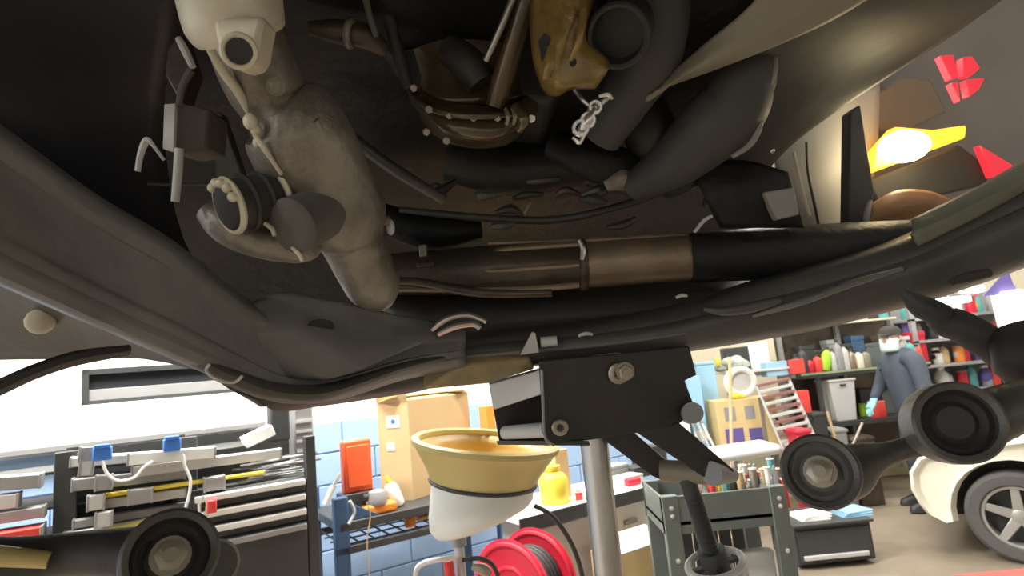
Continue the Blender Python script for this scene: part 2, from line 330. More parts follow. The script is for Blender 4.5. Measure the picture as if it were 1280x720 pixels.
# --- transverse lower rail of the subframe, running off to the right
def stR(x, up, lo, d):
    h = lo-up
    return [(x, up-6, d+.06), (x, up, d+.012), (x, up+.14*h, d+.002), (x, up+.34*h, d-.002), (x, up+.44*h, d-.010), (x, up+.56*h, d-.010), (x, up+.84*h, d-.002), (x, up+.95*h, d+.006), (x, lo, d+.025), (x+2, lo+2, d+.07)]
rows = [stR(560, 432, 458, 1.0), stR(640, 424, 450, 1.0), stR(740, 414, 443, 1.0), stR(840, 396, 432, 1.0), stR(930, 368, 418, .99), stR(1010, 345, 404, .98), stR(1090, 322, 384, .96), stR(1150, 300, 368, .94), stR(1220, 262, 345, .92), stR(1300, 222, 315, .90), stR(1420, 160, 270, .87)]
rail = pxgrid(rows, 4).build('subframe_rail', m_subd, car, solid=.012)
for (x, y, w, d) in ((662, 432, 0, .97),):
    B().prism([V(650, 443, d), V(665, 414, d), V(669, 416, d), V(674, 440, d)], -_f*.008).build('gusset_fin', m_lgrey, rail, bevel=.001)
B().cyl(V(676, 428, .97), V(696, 426, .97), .009, seg=10).build('pin', m_lgrey, rail)
for x, y, L in ((723, 420, 18), (845, 372, 14)):
    pxtube([(x, y, .965, 2), (x+L*.5, y-3, .965, 2.4), (x+L, y-2, .965, 1.6)], 8).build('clip', m_lgrey, rail)
pxtube([(740, 447, .965, 2.5), (770, 444, .965, 3), (792, 443, .965, 2)], 8).build('clip', m_lgrey, rail)
pxtube([(880, 386, .96, 3), (905, 389, .95, 6), (940, 384, .95, 7), (975, 376, .95, 4)], 10).build('rib', m_subd, rail)
pxtube([(940, 395, .955, 2.5), (1000, 378, .945, 4.5), (1060, 356, .93, 5), (1128, 336, .92, 2.5)], 10).build('rib', m_sub, rail)  # paler colour paints the highlight along the rail
B().ball(V(1050, 358, .935), .008, (1.6, 1, .6)).build('drain_hole', m_rubber, rail)
pxtube([(530, 450, .97, 2), (640, 440, .975, 3), (760, 430, .98, 3), (880, 412, .98, 2)], 8).build('flange_edge', m_sub, rail)
# greenish sill above the rail at the far right
b = pxgrid([[(1138, 274, .93), (1200, 244, .91), (1290, 196, .89), (1400, 130, .86)], [(1142, 290, .905), (1205, 262, .885), (1290, 216, .865), (1400, 150, .84)], [(1148, 308, .915), (1210, 278, .895), (1290, 234, .875), (1400, 170, .85)]], 4)
b.build('sill', m_sill, car, solid=.015)
# gusset, light from below put into its ochre colour
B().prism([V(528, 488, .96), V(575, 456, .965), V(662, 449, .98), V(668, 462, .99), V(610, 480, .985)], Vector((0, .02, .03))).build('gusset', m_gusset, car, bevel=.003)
# black cross member between pipe and rail
b = pxgrid([[(470, 350, 1.25), (700, 345, 1.25), (950, 330, 1.2), (1120, 300, 1.15)], [(480, 380, 1.12), (700, 374, 1.12), (950, 355, 1.08), (1140, 312, 1.05)], [(540, 420, 1.10), (700, 408, 1.10), (900, 385, 1.07), (1140, 335, 1.03)], [(560, 445, 1.18), (700, 436, 1.18), (900, 415, 1.15), (1140, 355, 1.1)]], 4)
b.build('cross_member', m_black, car, solid=.02)

# --- exhaust
ex = pxtube([(440, 345, 1.14, 24), (560, 340, 1.12, 29), (640, 336, 1.11, 31), (724, 331, 1.10, 31)], 20).build('exhaust_pipe', m_exhd, car)
for dy, hw, x0 in ((-24, 4, 610), (2, 3.5, 590), (27, 4, 480)):
    pxtube([(x0, 338+dy*.9, 1.075 if abs(dy) < 9 else 1.09, hw*.6), (640, 335+dy, 1.064 if abs(dy) < 9 else 1.078, hw), (724, 329+dy, 1.054 if abs(dy) < 9 else 1.068, hw)], 8).build('rib', m_exh, ex)
pxtube([(722, 331, 1.10, 33), (727, 330.7, 1.10, 34.5), (732, 330.4, 1.10, 33)], 22, 3).build('clamp', m_exhd, ex)
pxtube([(724, 300, 1.05, 3), (729, 313, 1.047, 4), (727, 325, 1.045, 3)], 8).build('weld', m_chrome, ex)
pxtube([(728, 331, 1.10, 30), (800, 326, 1.09, 29), (870, 322, 1.08, 28)], 22).build('bare_section', m_exh, ex)
pxtube([(862, 322, 1.08, 31), (960, 317, 1.06, 33), (1060, 312, 1.05, 34), (1150, 304, 1.05, 30)], 22).build('sleeve', m_hull, ex)
pxtube([(985, 288, 1.03, 3), (993, 310, 1.02, 4), (990, 335, 1.03, 3)], 8).build('sleeve_ring', m_hullgrey, ex)
pxtube([(610, 304, 1.09, 3), (760, 299, 1.085, 3.5), (890, 292, 1.08, 3)], 8).build('heat_shield_edge', m_exh, ex)
pxtube([(470, 355, 1.1, 6), (520, 352, 1.09, 7), (600, 366, 1.08, 6), (690, 366, 1.07, 5)], 10).build('bracket_bar', m_exhd, ex)
B().obox(V(529, 314, 1.08), .014, .014, .022).build('stud', m_alu, ex, bevel=.002)
B().obox(V(533, 331, 1.08), .034, .02, .008).build('stud_flange', m_exhd, ex, bevel=.002)

# --- steering rack housing (large casting at upper left)
rk = pxtube([(290, -60, .66, 50), (304, 30, .68, 46), (316, 75, .69, 47), (334, 112, .71, 47), (345, 132, .72, 44), (360, 148, .73, 60), (378, 180, .75, 65), (400, 222, .78, 62), (420, 255, .80, 57), (430, 275, .81, 55), (440, 296, .83, 42), (456, 335, .86, 36), (470, 362, .88, 32), (480, 378, .90, 14)], 26, 6)
rack = rk.build('steering_rack', m_alu, car)
# bright upper collar
b = pxtube([(262, -150, .60, 70), (280, -50, .60, 65), (288, 0, .60, 62), (293, 28, .602, 60), (296, 40, .604, 57), (298, 45, .606, 48)], 28, 6)
b.build('collar', m_alub, rack)
# lug with a hole
c = V(299, 64, .548); ax = (CAM-c).normalized()
b = B(); b.lathe(c, ax, [(.0115, -.022), (.0165, -.022), (.0175, -.018), (.0175, -.004), (.0160, -.002), (.0135, -.002), (.0115, -.005)], 28, closed=True)
b.build('lug', m_alub, rack)
B().lathe(c-ax*.008, ax, [(.0125, 0), (.0125, .004)], 20).build('lug_bore', m_rubber, rack)
B().prism([V(x, y, .556) for x, y in ((264, 20), (268, 44), (274, 62), (284, 75), (299, 81), (314, 76), (322, 62), (325, 40), (330, 18))], _f*.035).build('lug_web', m_alub, rack, bevel=.005)
pxtube([(258, 52, .62, 5), (278, 88, .645, 6), (296, 112, .66, 6), (312, 140, .69, 5)], 10).build('flange_edge', m_alub, rack)
for (x, y, d, r) in ((313, 152, .675, 9), (320, 162, .68, 7), (322, 178, .69, 6)):
    B().ball(V(x, y, d), r*d/FPX, (1, 1, 1.2)).build('boss', m_alub, rack)
pxtube([(318, 168, .675, 3), (330, 185, .68, 4), (340, 200, .69, 3), (352, 218, .70, 3)], 8).build('rib', m_alub, rack)
pxtube([(395, 150, .69, 4), (425, 205, .735, 5), (455, 262, .79, 5), (468, 285, .82, 4)], 10).build('rib', m_alu, rack)
pxtube([(405, 262, .765, 6), (440, 268, .78, 7), (485, 276, .82, 6)], 10).build('rib', m_alu, rack)
for (x, y, d) in ((345, 108, .66), (372, 150, .70), (390, 165, .72), (420, 300, .82)):
    hexbolt(V(x, y, d-.02), CAM-V(x, y, d), .007, .007, 'bolt', m_alu, rack)
B().ball(V(488, 284, .83), .008, (.8, 1, 1.5)).build('nipple', m_lgrey, rack)
# two ports: a toothed dark plug and a smooth rubber cap, on a common spur
pxtube([(408, 228, .77, 24), (360, 232, .74, 22), (310, 240, .72, 20)], 16).build('port_spur', m_alu, rack)
p0, p1 = V(332, 248, .72), V(285, 258, .685); ax = p1-p0
b = B().lathe(p0, ax, [(.030, -.01), (.031, .01), (.031, ax.length), (.027, ax.length+.004), (.012, ax.length+.005)], 24)
port = b.build('toothed_plug', m_rubber, rack)
for k in range(4):
    q = p0.lerp(p1, -.3+.42*k); B().torus(q, ax, .0315, .004, 24, 6).build('tooth_ring', m_alub if k in (0, 3) else m_rubber, port)
for k in range(5):
    an = 1.2+k*.45; q = p1+ax.normalized()*.004
    a = ax.cross(Vector((0, 0, 1))).normalized(); u = a.cross(ax.normalized())
    B().ball(q+(a*math.cos(an)+u*math.sin(an))*.029, .006).build('tooth', m_alub, port)
p0, p1 = V(412, 262, .77), V(362, 284, .70); ax = p1-p0
B().lathe(p0, ax, [(.034, -.02), (.035, ax.length*.6), (.035, ax.length-.004), (.031, ax.length), (.02, ax.length+.001)], 28).build('rubber_cap', m_dustrub, rack)
pxtube([(262, 262, .74, 18), (285, 285, .74, 22), (325, 303, .75, 20), (372, 312, .76, 17), (392, 310, .78, 12)], 14).build('lower_port', m_alu, rack)
for pts in ([(331, 279, .70, 2.5), (340, 286, .70, 3), (343, 295, .70, 2.5)], [(365, 309, .71, 2.5), (374, 318, .71, 3), (378, 326, .71, 2.5)]):
    pxtube(pts, 8).build('seal_edge', m_alub, rack)

# --- linkage left of the rack
lk = B().prism([V(206, 130, .70), V(222, 128, .70), V(262, 136, .72), V(258, 188, .73), V(228, 192, .71), V(204, 186, .70)], _f*.05).build('link_bracket', m_dustrub, car, bevel=.004)
B().prism([V(205, 130, .697), V(219, 129, .697), V(217, 190, .697), V(203, 186, .697)], _f*.006).build('bright_flange', m_lgrey, lk, bevel=.001)
pxtube([(224, 186, .70, 5.5), (222, 220, .70, 5.5), (219, 252, .70, 5)], 10).build('rod', m_lgrey, lk)
pxtube([(172, 214, .69, 3.5), (176, 192, .69, 4), (183, 176, .69, 4.5), (190, 180, .69, 2.5), (205, 200, .70, 2)], 8).build('wire_hook', m_lgrey, lk)
pxtube([(223, 48, .68, 4), (231, 62, .68, 5), (241, 84, .68, 4)], 8).build('upper_strap', m_lgrey, lk)
pxtube([(239, 88, .70, 5), (228, 108, .70, 4), (224, 132, .70, 4)], 8).build('strap', m_dustrub, lk)
B().prism([V(208, 60, .74), V(225, 42, .74), V(240, 88, .74), V(226, 130, .74), V(206, 95, .74)], _f*.03).build('strut_plate', m_exhd, lk, bevel=.003)
B().prism([V(266, 140, .80), V(276, 140, .80), V(306, 228, .84), V(268, 228, .84)], _f*.02).build('stay', m_subd, lk, bevel=.003)
pxtube([(185, 230, .85, 2), (230, 231, .85, 2), (268, 230, .85, 2)], 8).build('brake_line', m_subd, lk)

# --- engine bottom and oil pan
eng = pxplate([(395, -60), (520, -90), (700, -90), (730, 40), (690, 130), (600, 120), (520, 110), (470, 60)], .86, _f*.25).build('engine_block', m_black, car, bevel=.01)
pxtube([(470, -40, .78, 10), (488, 30, .80, 9), (505, 90, .83, 8), (512, 110, .84, 6)], 10).build('coolant_pipe', m_rubber, eng)
pxtube([(385, 36, .76, 9), (420, 40, .77, 15), (455, 46, .78, 16), (480, 62, .8, 10)], 12).build('mount', m_exhd, eng)
B().torus(V(438, 42, .765), V(470, 50, .77)-V(420, 40, .77), .016, .005).build('mount_ring', m_alu, eng)
pxtube([(455, -10, .74, 5), (462, 20, .75, 4), (470, 45, .77, 4)], 8).build('hose', m_dustrub, eng)
pan = pxgrid([[(508, 96, .90), (545, 122, .84), (600, 130, .82), (640, 128, .83), (668, 112, .88)], [(510, 120, .87), (548, 142, .81), (600, 147, .80), (640, 146, .81), (672, 138, .86)],
              [(524, 146, .86), (555, 165, .81), (600, 172, .80), (632, 170, .81), (660, 158, .86)], [(535, 164, .90), (562, 180, .86), (600, 186, .85), (628, 183, .86), (650, 172, .9)]], 4).build('oil_pan', m_oil, car, solid=.02)
pxtube([(508, 108, .86, 3.5), (530, 132, .815, 4), (565, 143, .79, 4.5), (610, 145, .785, 4.5), (655, 141, .81, 4)], 10).build('pan_flange', m_oil, pan)
for (x, y) in ((517, 110), (536, 137), (562, 144), (592, 147), (622, 147), (533, 165), (558, 176)):
    hexbolt(V(x, y, .795), CAM-V(x, y, .8), .0055, .006, 'pan_bolt', m_bolt, pan, 0)
pxgrid([[(505, 40, .86), (560, 35, .84), (640, 30, .85)], [(508, 80, .87), (560, 85, .845), (650, 80, .86)], [(512, 112, .88), (560, 130, .84), (655, 125, .86)]], 4).build('pan_upper', m_oil, pan, solid=.012)
pxtube([(645, 135, .79, 9), (655, 150, .78, 8), (648, 162, .79, 6)], 10).build('drain_boss', m_oil, pan)
hexbolt(V(664, 148, .79), CAM-V(664, 148, .79), .006, .008, 'drain_bolt', m_chrome, pan, 0)
for x in (632, 641, 650):
    pxtube([(x, 136, .785, 2.5), (x+3, 146, .78, 3), (x+1, 156, .785, 2)], 8).build('fin', m_bolt, pan)
pxtube([(668, -30, .74, 14), (645, 45, .77, 14), (628, 100, .79, 14), (618, 134, .80, 12)], 16).build('oil_pipe', m_oil, car)
pxtube([(648, -20, .74, 5), (628, 30, .75, 4.5), (607, 76, .77, 4)], 10).build('dipstick_tube', m_steel, car)
pxtube([(560, 60, .83, 18), (585, 80, .82, 22), (602, 105, .82, 18)], 12).build('starter', m_black, car)
# amber bracket casting
am = pxgrid([[(665, -40, .74), (690, -40, .70), (725, -40, .69), (745, -40, .73)], [(662, 20, .74), (690, 15, .70), (720, 12, .69), (742, 10, .73)], [(664, 60, .74), (690, 55, .69), (715, 52, .70), (738, 50, .74)],
             [(668, 85, .74), (688, 82, .695), (712, 76, .71), (762, 78, .74)], [(676, 108, .75), (695, 108, .71), (715, 105, .72), (748, 106, .74)], [(684, 120, .77), (698, 120, .75), (715, 112, .75), (742, 112, .76)]], 4).build('engine_bracket', m_amber, car, solid=.015)
B().prism([V(673, 52, .70), V(680, 42, .70), V(690, 48, .695), V(682, 68, .695), V(677, 78, .70)], TOCAM*.002).build('slot', m_rubber, am)
B().lathe(V(716, 79, .703), TOCAM, [(.0045, 0), (.0045, .004)], 12).build('hole', m_rubber, am)
pxtube([(690, 60, .69, 6), (686, 80, .685, 7), (682, 100, .69, 5)], 10).build('rib', m_amber, am)
pxtube([(730, 12, .69, 5), (724, 50, .69, 4), (712, 75, .70, 4)], 10).build('rib', m_amber, am)
# dark tube end and its strut
p0, p1 = V(790, 20, .86), V(772, 46, .72); ax = p1-p0
mt = B().lathe(p0, ax, [(.040, -.1), (.040, ax.length), (.037, ax.length+.003), (.033, ax.length), (.031, ax.length-.03), (.004, ax.length-.031)], 30).build('rubber_mount', m_rubber, car)
pxtube([(830, -60, .78, 40), (815, 60, .82, 40), (790, 110, .86, 34), (750, 170, .92, 28)], 16).build('mount_strut', m_hullgrey, mt)
# shiny clip bracket
cb = pxtube([(722, 168, .80, 6), (733, 155, .79, 8), (740, 140, .79, 7), (752, 128, .80, 5), (762, 119, .80, 4)], 10).build('clip_bracket', m_chrome, car)
for (x, y, r) in ((726, 160, 9), (735, 150, 8), (744, 134, 7)):
    B().torus(V(x, y, .785), (CAM-V(x, y, .8))+Vector((.3*random.random(), 0, .2)), r*.79/FPX, .0028, 16, 6).build('ring', m_chrome, cb)
for q in ([(718, 112, .79, 2.5), (730, 126, .785, 3), (740, 134, .785, 2.5)], [(748, 120, .79, 2.5), (760, 118, .79, 3.5), (766, 124, .79, 2)], [(716, 172, .79, 2), (724, 178, .79, 3), (730, 170, .79, 2)]):
    pxtube(q, 8).build('wire', m_chrome, cb)
# brake lines and small lumps across the middle
pxtube([(430, 165, .95, 8), (490, 210, .98, 8), (555, 250, 1.02, 7)], 10).build('tie_rod', m_subd, car)
pxtube([(500, 262, 1.16, 4), (600, 272, 1.15, 5), (690, 275, 1.14, 5), (760, 262, 1.13, 5), (830, 240, 1.12, 5), (880, 228, 1.12, 4)], 10).build('brake_pipe', m_subd, car)
pxtube([(655, 268, 1.1, 2), (660, 258, 1.1, 2.4), (664, 252, 1.1, 2)], 8).build('pipe_clip', m_alu, car)
pxtube([(758, 230, 1.0, 10), (775, 224, .99, 15), (792, 228, .99, 11), (815, 222, 1.0, 6)], 12).build('cable_junction', m_alu, car)
pxtube([(868, 290, 1.0, 2), (880, 276, 1.0, 2.5), (890, 270, 1.0, 2)], 8).build('pipe_clip', m_lgrey, car)
for k, pts in enumerate(([(560, 200, 1.15, 26), (640, 215, 1.15, 30), (720, 205, 1.12, 26), (770, 190, 1.1, 20)], [(690, 180, 1.02, 18), (740, 200, 1.0, 26), (800, 215, 1.02, 24), (860, 210, 1.04, 18)], [(800, 130, 1.0, 30), (820, 180, 1.0, 34), (850, 230, 1.04, 26)], [(470, 270, 1.2, 18), (540, 290, 1.2, 22), (600, 286, 1.22, 16)])):
    pxtube(pts, 14).build('gearbox_lobe', m_hull if k % 2 else m_black, car)
for k in range(16):
    x, y = random.uniform(500, 900), random.uniform(190, 285)
    q = [(x, y, 1.06, 3), (x+random.uniform(8, 24), y+random.uniform(-8, 8), 1.05, random.uniform(4, 8)), (x+random.uniform(26, 40), y+random.uniform(-12, 6), 1.06, 3)]
    pxtube(q, 8).build('harness_clip', random.choice([m_subd, m_exhd, m_hullgrey, m_black]), car)
# heat shield strip and silencer
b = pxgrid([[(800, 125, .84), (880, 55, .78), (940, 5, .74), (990, -60, .70)], [(812, 118, .82), (900, 70, .77), (990, 20, .74), (1070, -40, .70)], [(820, 114, .83), (930, 74, .79), (1040, 26, .76), (1130, -30, .72)]], 5).build('heat_shield', m_shield, car, solid=.008)
sil = pxtube([(790, 235, 1.0, 22), (840, 205, .95, 38), (885, 165, .92, 50), (915, 135, .90, 52), (935, 95, .88, 42), (955, 70, .88, 24)], 24, squash=.8).build('silencer', m_hullgrey, car)
pxtube([(905, 120, .93, 34), (930, 100, .90, 40), (950, 78, .885, 28), (962, 66, .88, 12)], 18).build('neck', m_hullgrey, sil)
pxtube([(965, 62, .86, 4), (968, 85, .855, 5), (958, 108, .86, 5), (945, 118, .865, 3)], 8).build('rim', m_liner, sil)
pxtube([(948, 130, .88, 3), (950, 155, .88, 4), (938, 180, .89, 4), (915, 196, .90, 3)], 8).build('rim', m_liner, sil)
b = pxgrid([[(870, 205, 1.0), (930, 200, 1.0), (985, 215, .99)], [(880, 245, 1.0), (940, 240, .98), (995, 250, .99)], [(900, 285, 1.02), (950, 285, 1.0), (1005, 285, 1.01)]], 4).build('rear_bracket', m_hull, car, solid=.02)
B().prism([V(955, 240, .97), V(993, 234, .97), V(1000, 268, .97), V(972, 275, .97)], _f*.02).build('grey_tab', m_liner, b, bevel=.003) if False else B().prism([V(955, 240, .97), V(993, 234, .97), V(1000, 268, .97), V(972, 275, .97)], _f*.02).build('grey_tab', m_liner, car, bevel=.003)
# --- wheel arch with the inner wing and the lit lamp
b = pxgrid([[(1030, -60, 1.35), (1150, -80, 1.35), (1300, -80, 1.32), (1450, -80, 1.3)], [(1035, 90, 1.4), (1150, 60, 1.4), (1300, 40, 1.38), (1450, 40, 1.35)], [(1060, 200, 1.4), (1160, 190, 1.42), (1300, 160, 1.4), (1450, 140, 1.38)], [(1075, 310, 1.35), (1170, 300, 1.36), (1300, 270, 1.34), (1450, 230, 1.3)]], 4)
b.build('arch_liner', m_liner, car, solid=.015)
b = pxgrid([[(965, 150, 1.22), (1010, 125, 1.21), (1050, 110, 1.22), (1100, 100, 1.26)], [(966, 195, 1.2), (1010, 185, 1.19), (1050, 175, 1.2), (1098, 170, 1.24)], [(985, 250, 1.19), (1015, 245, 1.18), (1050, 235, 1.19), (1092, 230, 1.23)], [(1005, 300, 1.2), (1025, 295, 1.19), (1055, 290, 1.2), (1090, 285, 1.24)]], 4)
wing = b.build('inner_wing', m_wing, car, solid=.008)
pxtube([(1008, 178, 1.165, 1.6), (1010, 215, 1.16, 1.6), (1018, 255, 1.16, 1.8), (1024, 285, 1.17, 1.6)], 8).build('seam', m_dgrey, wing)
pxtube([(992, 190, 1.17, 2), (1000, 225, 1.165, 2.5), (1012, 270, 1.165, 2)], 8).build('fold', m_cream, wing)
B().prism([V(1062, 140, 1.10), V(1076, 130, 1.10), V(1094, 240, 1.10), V(1082, 292, 1.10), V(1060, 292, 1.10)], _f*.03).build('arch_stay', m_hullgrey, car, bevel=.004)
lamp = B().prism([V(1085, 225, 1.2), V(1200, 180, 1.2), V(1245, 215, 1.2), V(1230, 232, 1.2), V(1100, 262, 1.2)], _f*.05).build('lamp_housing', m_hullgrey, car, bevel=.006)
B().prism([V(1088, 217, 1.17), V(1096, 185, 1.17), V(1120, 158, 1.17), V(1168, 162, 1.17), V(1209, 156, 1.17), V(1207, 172, 1.17)], _f*.03).build('lit_lens', m_lit, lamp, bevel=.004)
bc = V(1130, 183, 1.15); B().ball(bc, .034, (1.5, .9, .95)).build('bulb', m_bulb, lamp)
ld = bpy.data.lights.new('lamp_light', 'POINT'); ld.energy = LAMP_POWER; ld.color = (1, .80, .5); ld.shadow_soft_size = .03
lo = bpy.data.objects.new('lamp_light', ld); COL.objects.link(lo); lo.parent = lamp; lo.location = V(1128, 176, 1.10)-ORG[car.name]
for poly in ([(1176, 69), (1192, 68), (1199, 96), (1190, 99)], [(1204, 71), (1216, 70), (1226, 85), (1214, 95), (1206, 95)], [(1208, 99), (1232, 97), (1224, 112), (1212, 121)], [(1190, 103), (1198, 102), (1201, 127)], [(1225, 181), (1268, 207), (1242, 222)]):
    B().prism([V(x, y, 1.18) for x, y in poly], _f*.02).build('red_lens', m_redlens, lamp, bevel=.002)
B().prism([V(1094, 118, 1.33), V(1130, 95, 1.33), V(1165, 100, 1.33), V(1185, 140, 1.33), V(1130, 165, 1.33), V(1092, 160, 1.33)], _f*.02).build('tan_pad', m_shield, car, bevel=.006)
b = pxgrid([[(1088, 255, 1.1), (1120, 238, 1.09), (1160, 238, 1.09), (1190, 250, 1.1)], [(1086, 275, 1.08), (1120, 262, 1.07), (1155, 258, 1.07), (1185, 262, 1.08)], [(1086, 296, 1.1), (1120, 290, 1.09), (1150, 280, 1.09), (1180, 268, 1.1)]], 4)
b.build('brown_lens', m_brownlens, car, solid=.01)
pxtube([(1088, 252, 1.07, 3), (1083, 270, 1.06, 4), (1084, 292, 1.07, 3)], 8).build('lens_edge', m_liner, car)
B().ball(V(1090, 291, 1.05), .006).build('lens_screw', m_chrome, car)
B().ball(V(965, 188, .99), .005).build('lens_screw', m_chrome, car)

# --- control arms with bushings
def bushing(c, ax, R, w, parent, rub, core):
    ax = ax.normalized()
    bu = B().lathe(c, ax, [(R*.78, -w/2), (R, -w/2), (R*1.02, 0), (R, w/2), (R*.93, w/2+.003), (R*.80, w/2)], 32, closed=True).build('bushing_sleeve', m_subd, parent)
    B().lathe(c, ax, [(R*.82, -w*.45), (R*.82, w*.30), (R*.66, w*.36), (R*.52, w*.22), (R*.4, w*.30), (R*.05, w*.3)], 32).build('bushing_rubber', rub, bu)
    if core: hexbolt(c+ax*w*.28, ax, R*.34, .012, 'bushing_bolt', core, bu, 1.25)
    return bu
def armpart(name, pts, m, squash=1.):
    return pxtube(pts, 16, 6, squash=squash).build(name, m, car)
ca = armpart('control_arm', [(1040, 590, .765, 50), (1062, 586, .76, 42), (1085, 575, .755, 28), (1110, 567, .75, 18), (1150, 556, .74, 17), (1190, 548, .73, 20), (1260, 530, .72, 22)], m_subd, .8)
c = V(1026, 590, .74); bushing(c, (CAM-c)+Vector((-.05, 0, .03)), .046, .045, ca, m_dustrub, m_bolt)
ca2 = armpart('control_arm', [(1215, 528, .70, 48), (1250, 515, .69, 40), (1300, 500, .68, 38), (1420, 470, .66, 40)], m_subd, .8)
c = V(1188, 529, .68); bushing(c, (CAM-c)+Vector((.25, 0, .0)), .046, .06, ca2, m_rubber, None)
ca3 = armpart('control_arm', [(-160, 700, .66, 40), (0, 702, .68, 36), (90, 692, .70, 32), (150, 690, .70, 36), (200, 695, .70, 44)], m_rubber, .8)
pxtube([(-120, 690, .63, 14), (-20, 694, .65, 13), (62, 700, .67, 10)], 10).build('yellow_tape', m_ochre, ca3)
c = V(212, 696, .69); bushing(c, (CAM-c)+Vector((.06, 0, .06)), .052, .05, ca3, m_rubber, m_bolt)
c = V(268, 705, .78); B().lathe(c, (CAM-c), [(.03, -.05), (.032, 0), (.028, .01)], 22).build('knuckle_end', m_dustrub, ca3)
pxtube([(1425, 468, .66, 42), (1470, 400, .72, 40), (1450, 300, .82, 44), (1420, 215, .88, 40)], 14).build('hub_carrier', m_subd, car)
pxtube([(-165, 702, .66, 40), (-230, 600, .62, 42), (-230, 420, .55, 46), (-170, 240, .48, 46)], 14).build('hub_carrier', m_subd, car)
ub = pxtube([(1128, 364, .86, 5), (1150, 382, .85, 14), (1170, 391, .84, 15), (1181, 401, .84, 19), (1200, 408, .83, 20), (1225, 422, .82, 21), (1250, 438, .81, 22), (1290, 458, .8, 34), (1360, 480, .78, 44)], 14).build('upper_link', m_rubber, car)
pxtube([(1238, 448, .80, 20), (1262, 446, .79, 40), (1310, 446, .78, 52)], 14).build('ball_joint_boot', m_rubber, ub)
pxtube([(1190, 352, .88, 5), (1212, 346, .88, 7), (1236, 341, .88, 6)], 10).build('stop_bumper', m_rubber, car)

# ================================================================== JACK AND DRAIN
tb = V(745, 575, 1.04); bx0, by0 = tb.x, tb.y
jk = thing('transmission_jack', 'black channel bracket on a bare steel pole holding up the subframe', 'jack', (bx0, by0, 0))
B().cyl((bx0, by0, .12), (bx0, by0, tb.z+.06), .0255, seg=28).build('pole', m_steel, jk)
B().cyl((bx0, by0, .06), (bx0, by0, .75), .042, seg=24).build('cylinder', m_black, jk)
for k in range(4):
    a = k*math.pi/2+.6; B().bar((bx0, by0, .07), (bx0+.4*math.cos(a), by0+.4*math.sin(a), .05), .05, .05).build('leg', m_black, jk, bevel=.004)
    B().lathe((bx0+.4*math.cos(a), by0+.4*math.sin(a), .03), Vector((-math.sin(a), math.cos(a), 0)), [(.03, -.012), (.03, .012)], 16).build('caster', m_rubber, jk)
# channel: front plate, far plate, top web
bk = pxplate([(674, 452, .93), (762, 443, .95), (862, 433, .98), (871, 469, .98), (856, 476, .98), (870, 512, .985), (846, 533, .97), (770, 546, .955), (694, 556, .93), (680, 546, .93)], 0, _f*.008+_R*-.001).build('bracket_plate', m_black, jk, bevel=.002)
pxplate([(611, 480, 1.06), (760, 462, 1.10), (800, 520, 1.12), (760, 545, 1.10), (690, 552, 1.06), (624, 553, 1.05)], 0, _f*.008).build('far_plate', m_black, jk, bevel=.002)
pxplate([(611, 478, 1.055), (674, 460, .94), (860, 437, .99), (790, 452, 1.12)], 0, -_U*.006).build('top_web', m_black, jk, bevel=.001)
pxplate([(612, 480, 1.05), (672, 463, .94), (677, 492, .94), (616, 512, 1.05)], 0, _R*.006).build('end_flange', m_lgrey, jk, bevel=.002)
pxplate([(620, 551, 1.05), (690, 551, .935), (692, 557, .935), (622, 556, 1.05)], 0, _R*.06).build('bottom_lip', m_dgrey, jk, bevel=.001)
B().cyl(V(632, 541, 1.045), V(684, 537, .95), .0125, seg=18).build('spacer', m_lgrey, jk)
pxtube([(677, 462, .928, 2), (679, 505, .928, 2), (681, 545, .928, 2), (693, 557, .928, 2)], 8).build('plate_edge', m_grey, jk)
def fbolt(x, y, d, r, hexa):
    c = V(x, y, d); ax = -_f
    b = B().lathe(c, ax, [(r, 0), (r, .003), (r*.85, .005), (r*.5, .005), (r*.45, .002), (r*.1, .002)], 24)
    o = b.build('bolt_washer', m_bolt, jk)
    if hexa: hexbolt(c+ax*.004, ax, r*.62, .012, 'nut', m_bolt, o, 0)
    else: B().lathe(c+ax*.0022, ax, [(r*.4, 0), (r*.4, .001)], 6).build('socket', m_rubber, o)
fbolt(700, 534, .928, .0135, False); fbolt(773, 467, .945, .017, False)
hexbolt(V(781, 464, .93), -_f, .0125, .014, 'bracket_bolt', m_bolt, jk, 1.2)
B().cyl(V(862, 517, 1.0), V(866, 516, .95), .0175, seg=20).build('pivot_pin', m_grey, jk)
# link arm: two plates and a roller
B().prism([V(752, 548, 1.02), V(792, 541, 1.02), V(838, 580, 1.02), V(826, 600, 1.02), V(815, 595, 1.02)], _f*.02).build('arm_plate', m_black, jk, bevel=.002)
B().prism([V(796, 541, .97), V(848, 528, .97), V(918, 588, .97), V(912, 600, .97), V(886, 601, .97)], _f*.012).build('arm_plate', m_black, jk, bevel=.002)
B().cyl(V(826, 588, 1.02), V(892, 592, .985), .019, seg=20).build('roller', m_shield, jk)
B().cyl(V(890, 592, .96), V(916, 594, .99), .020, .012, seg=18).build('arm_end', m_grey, jk)
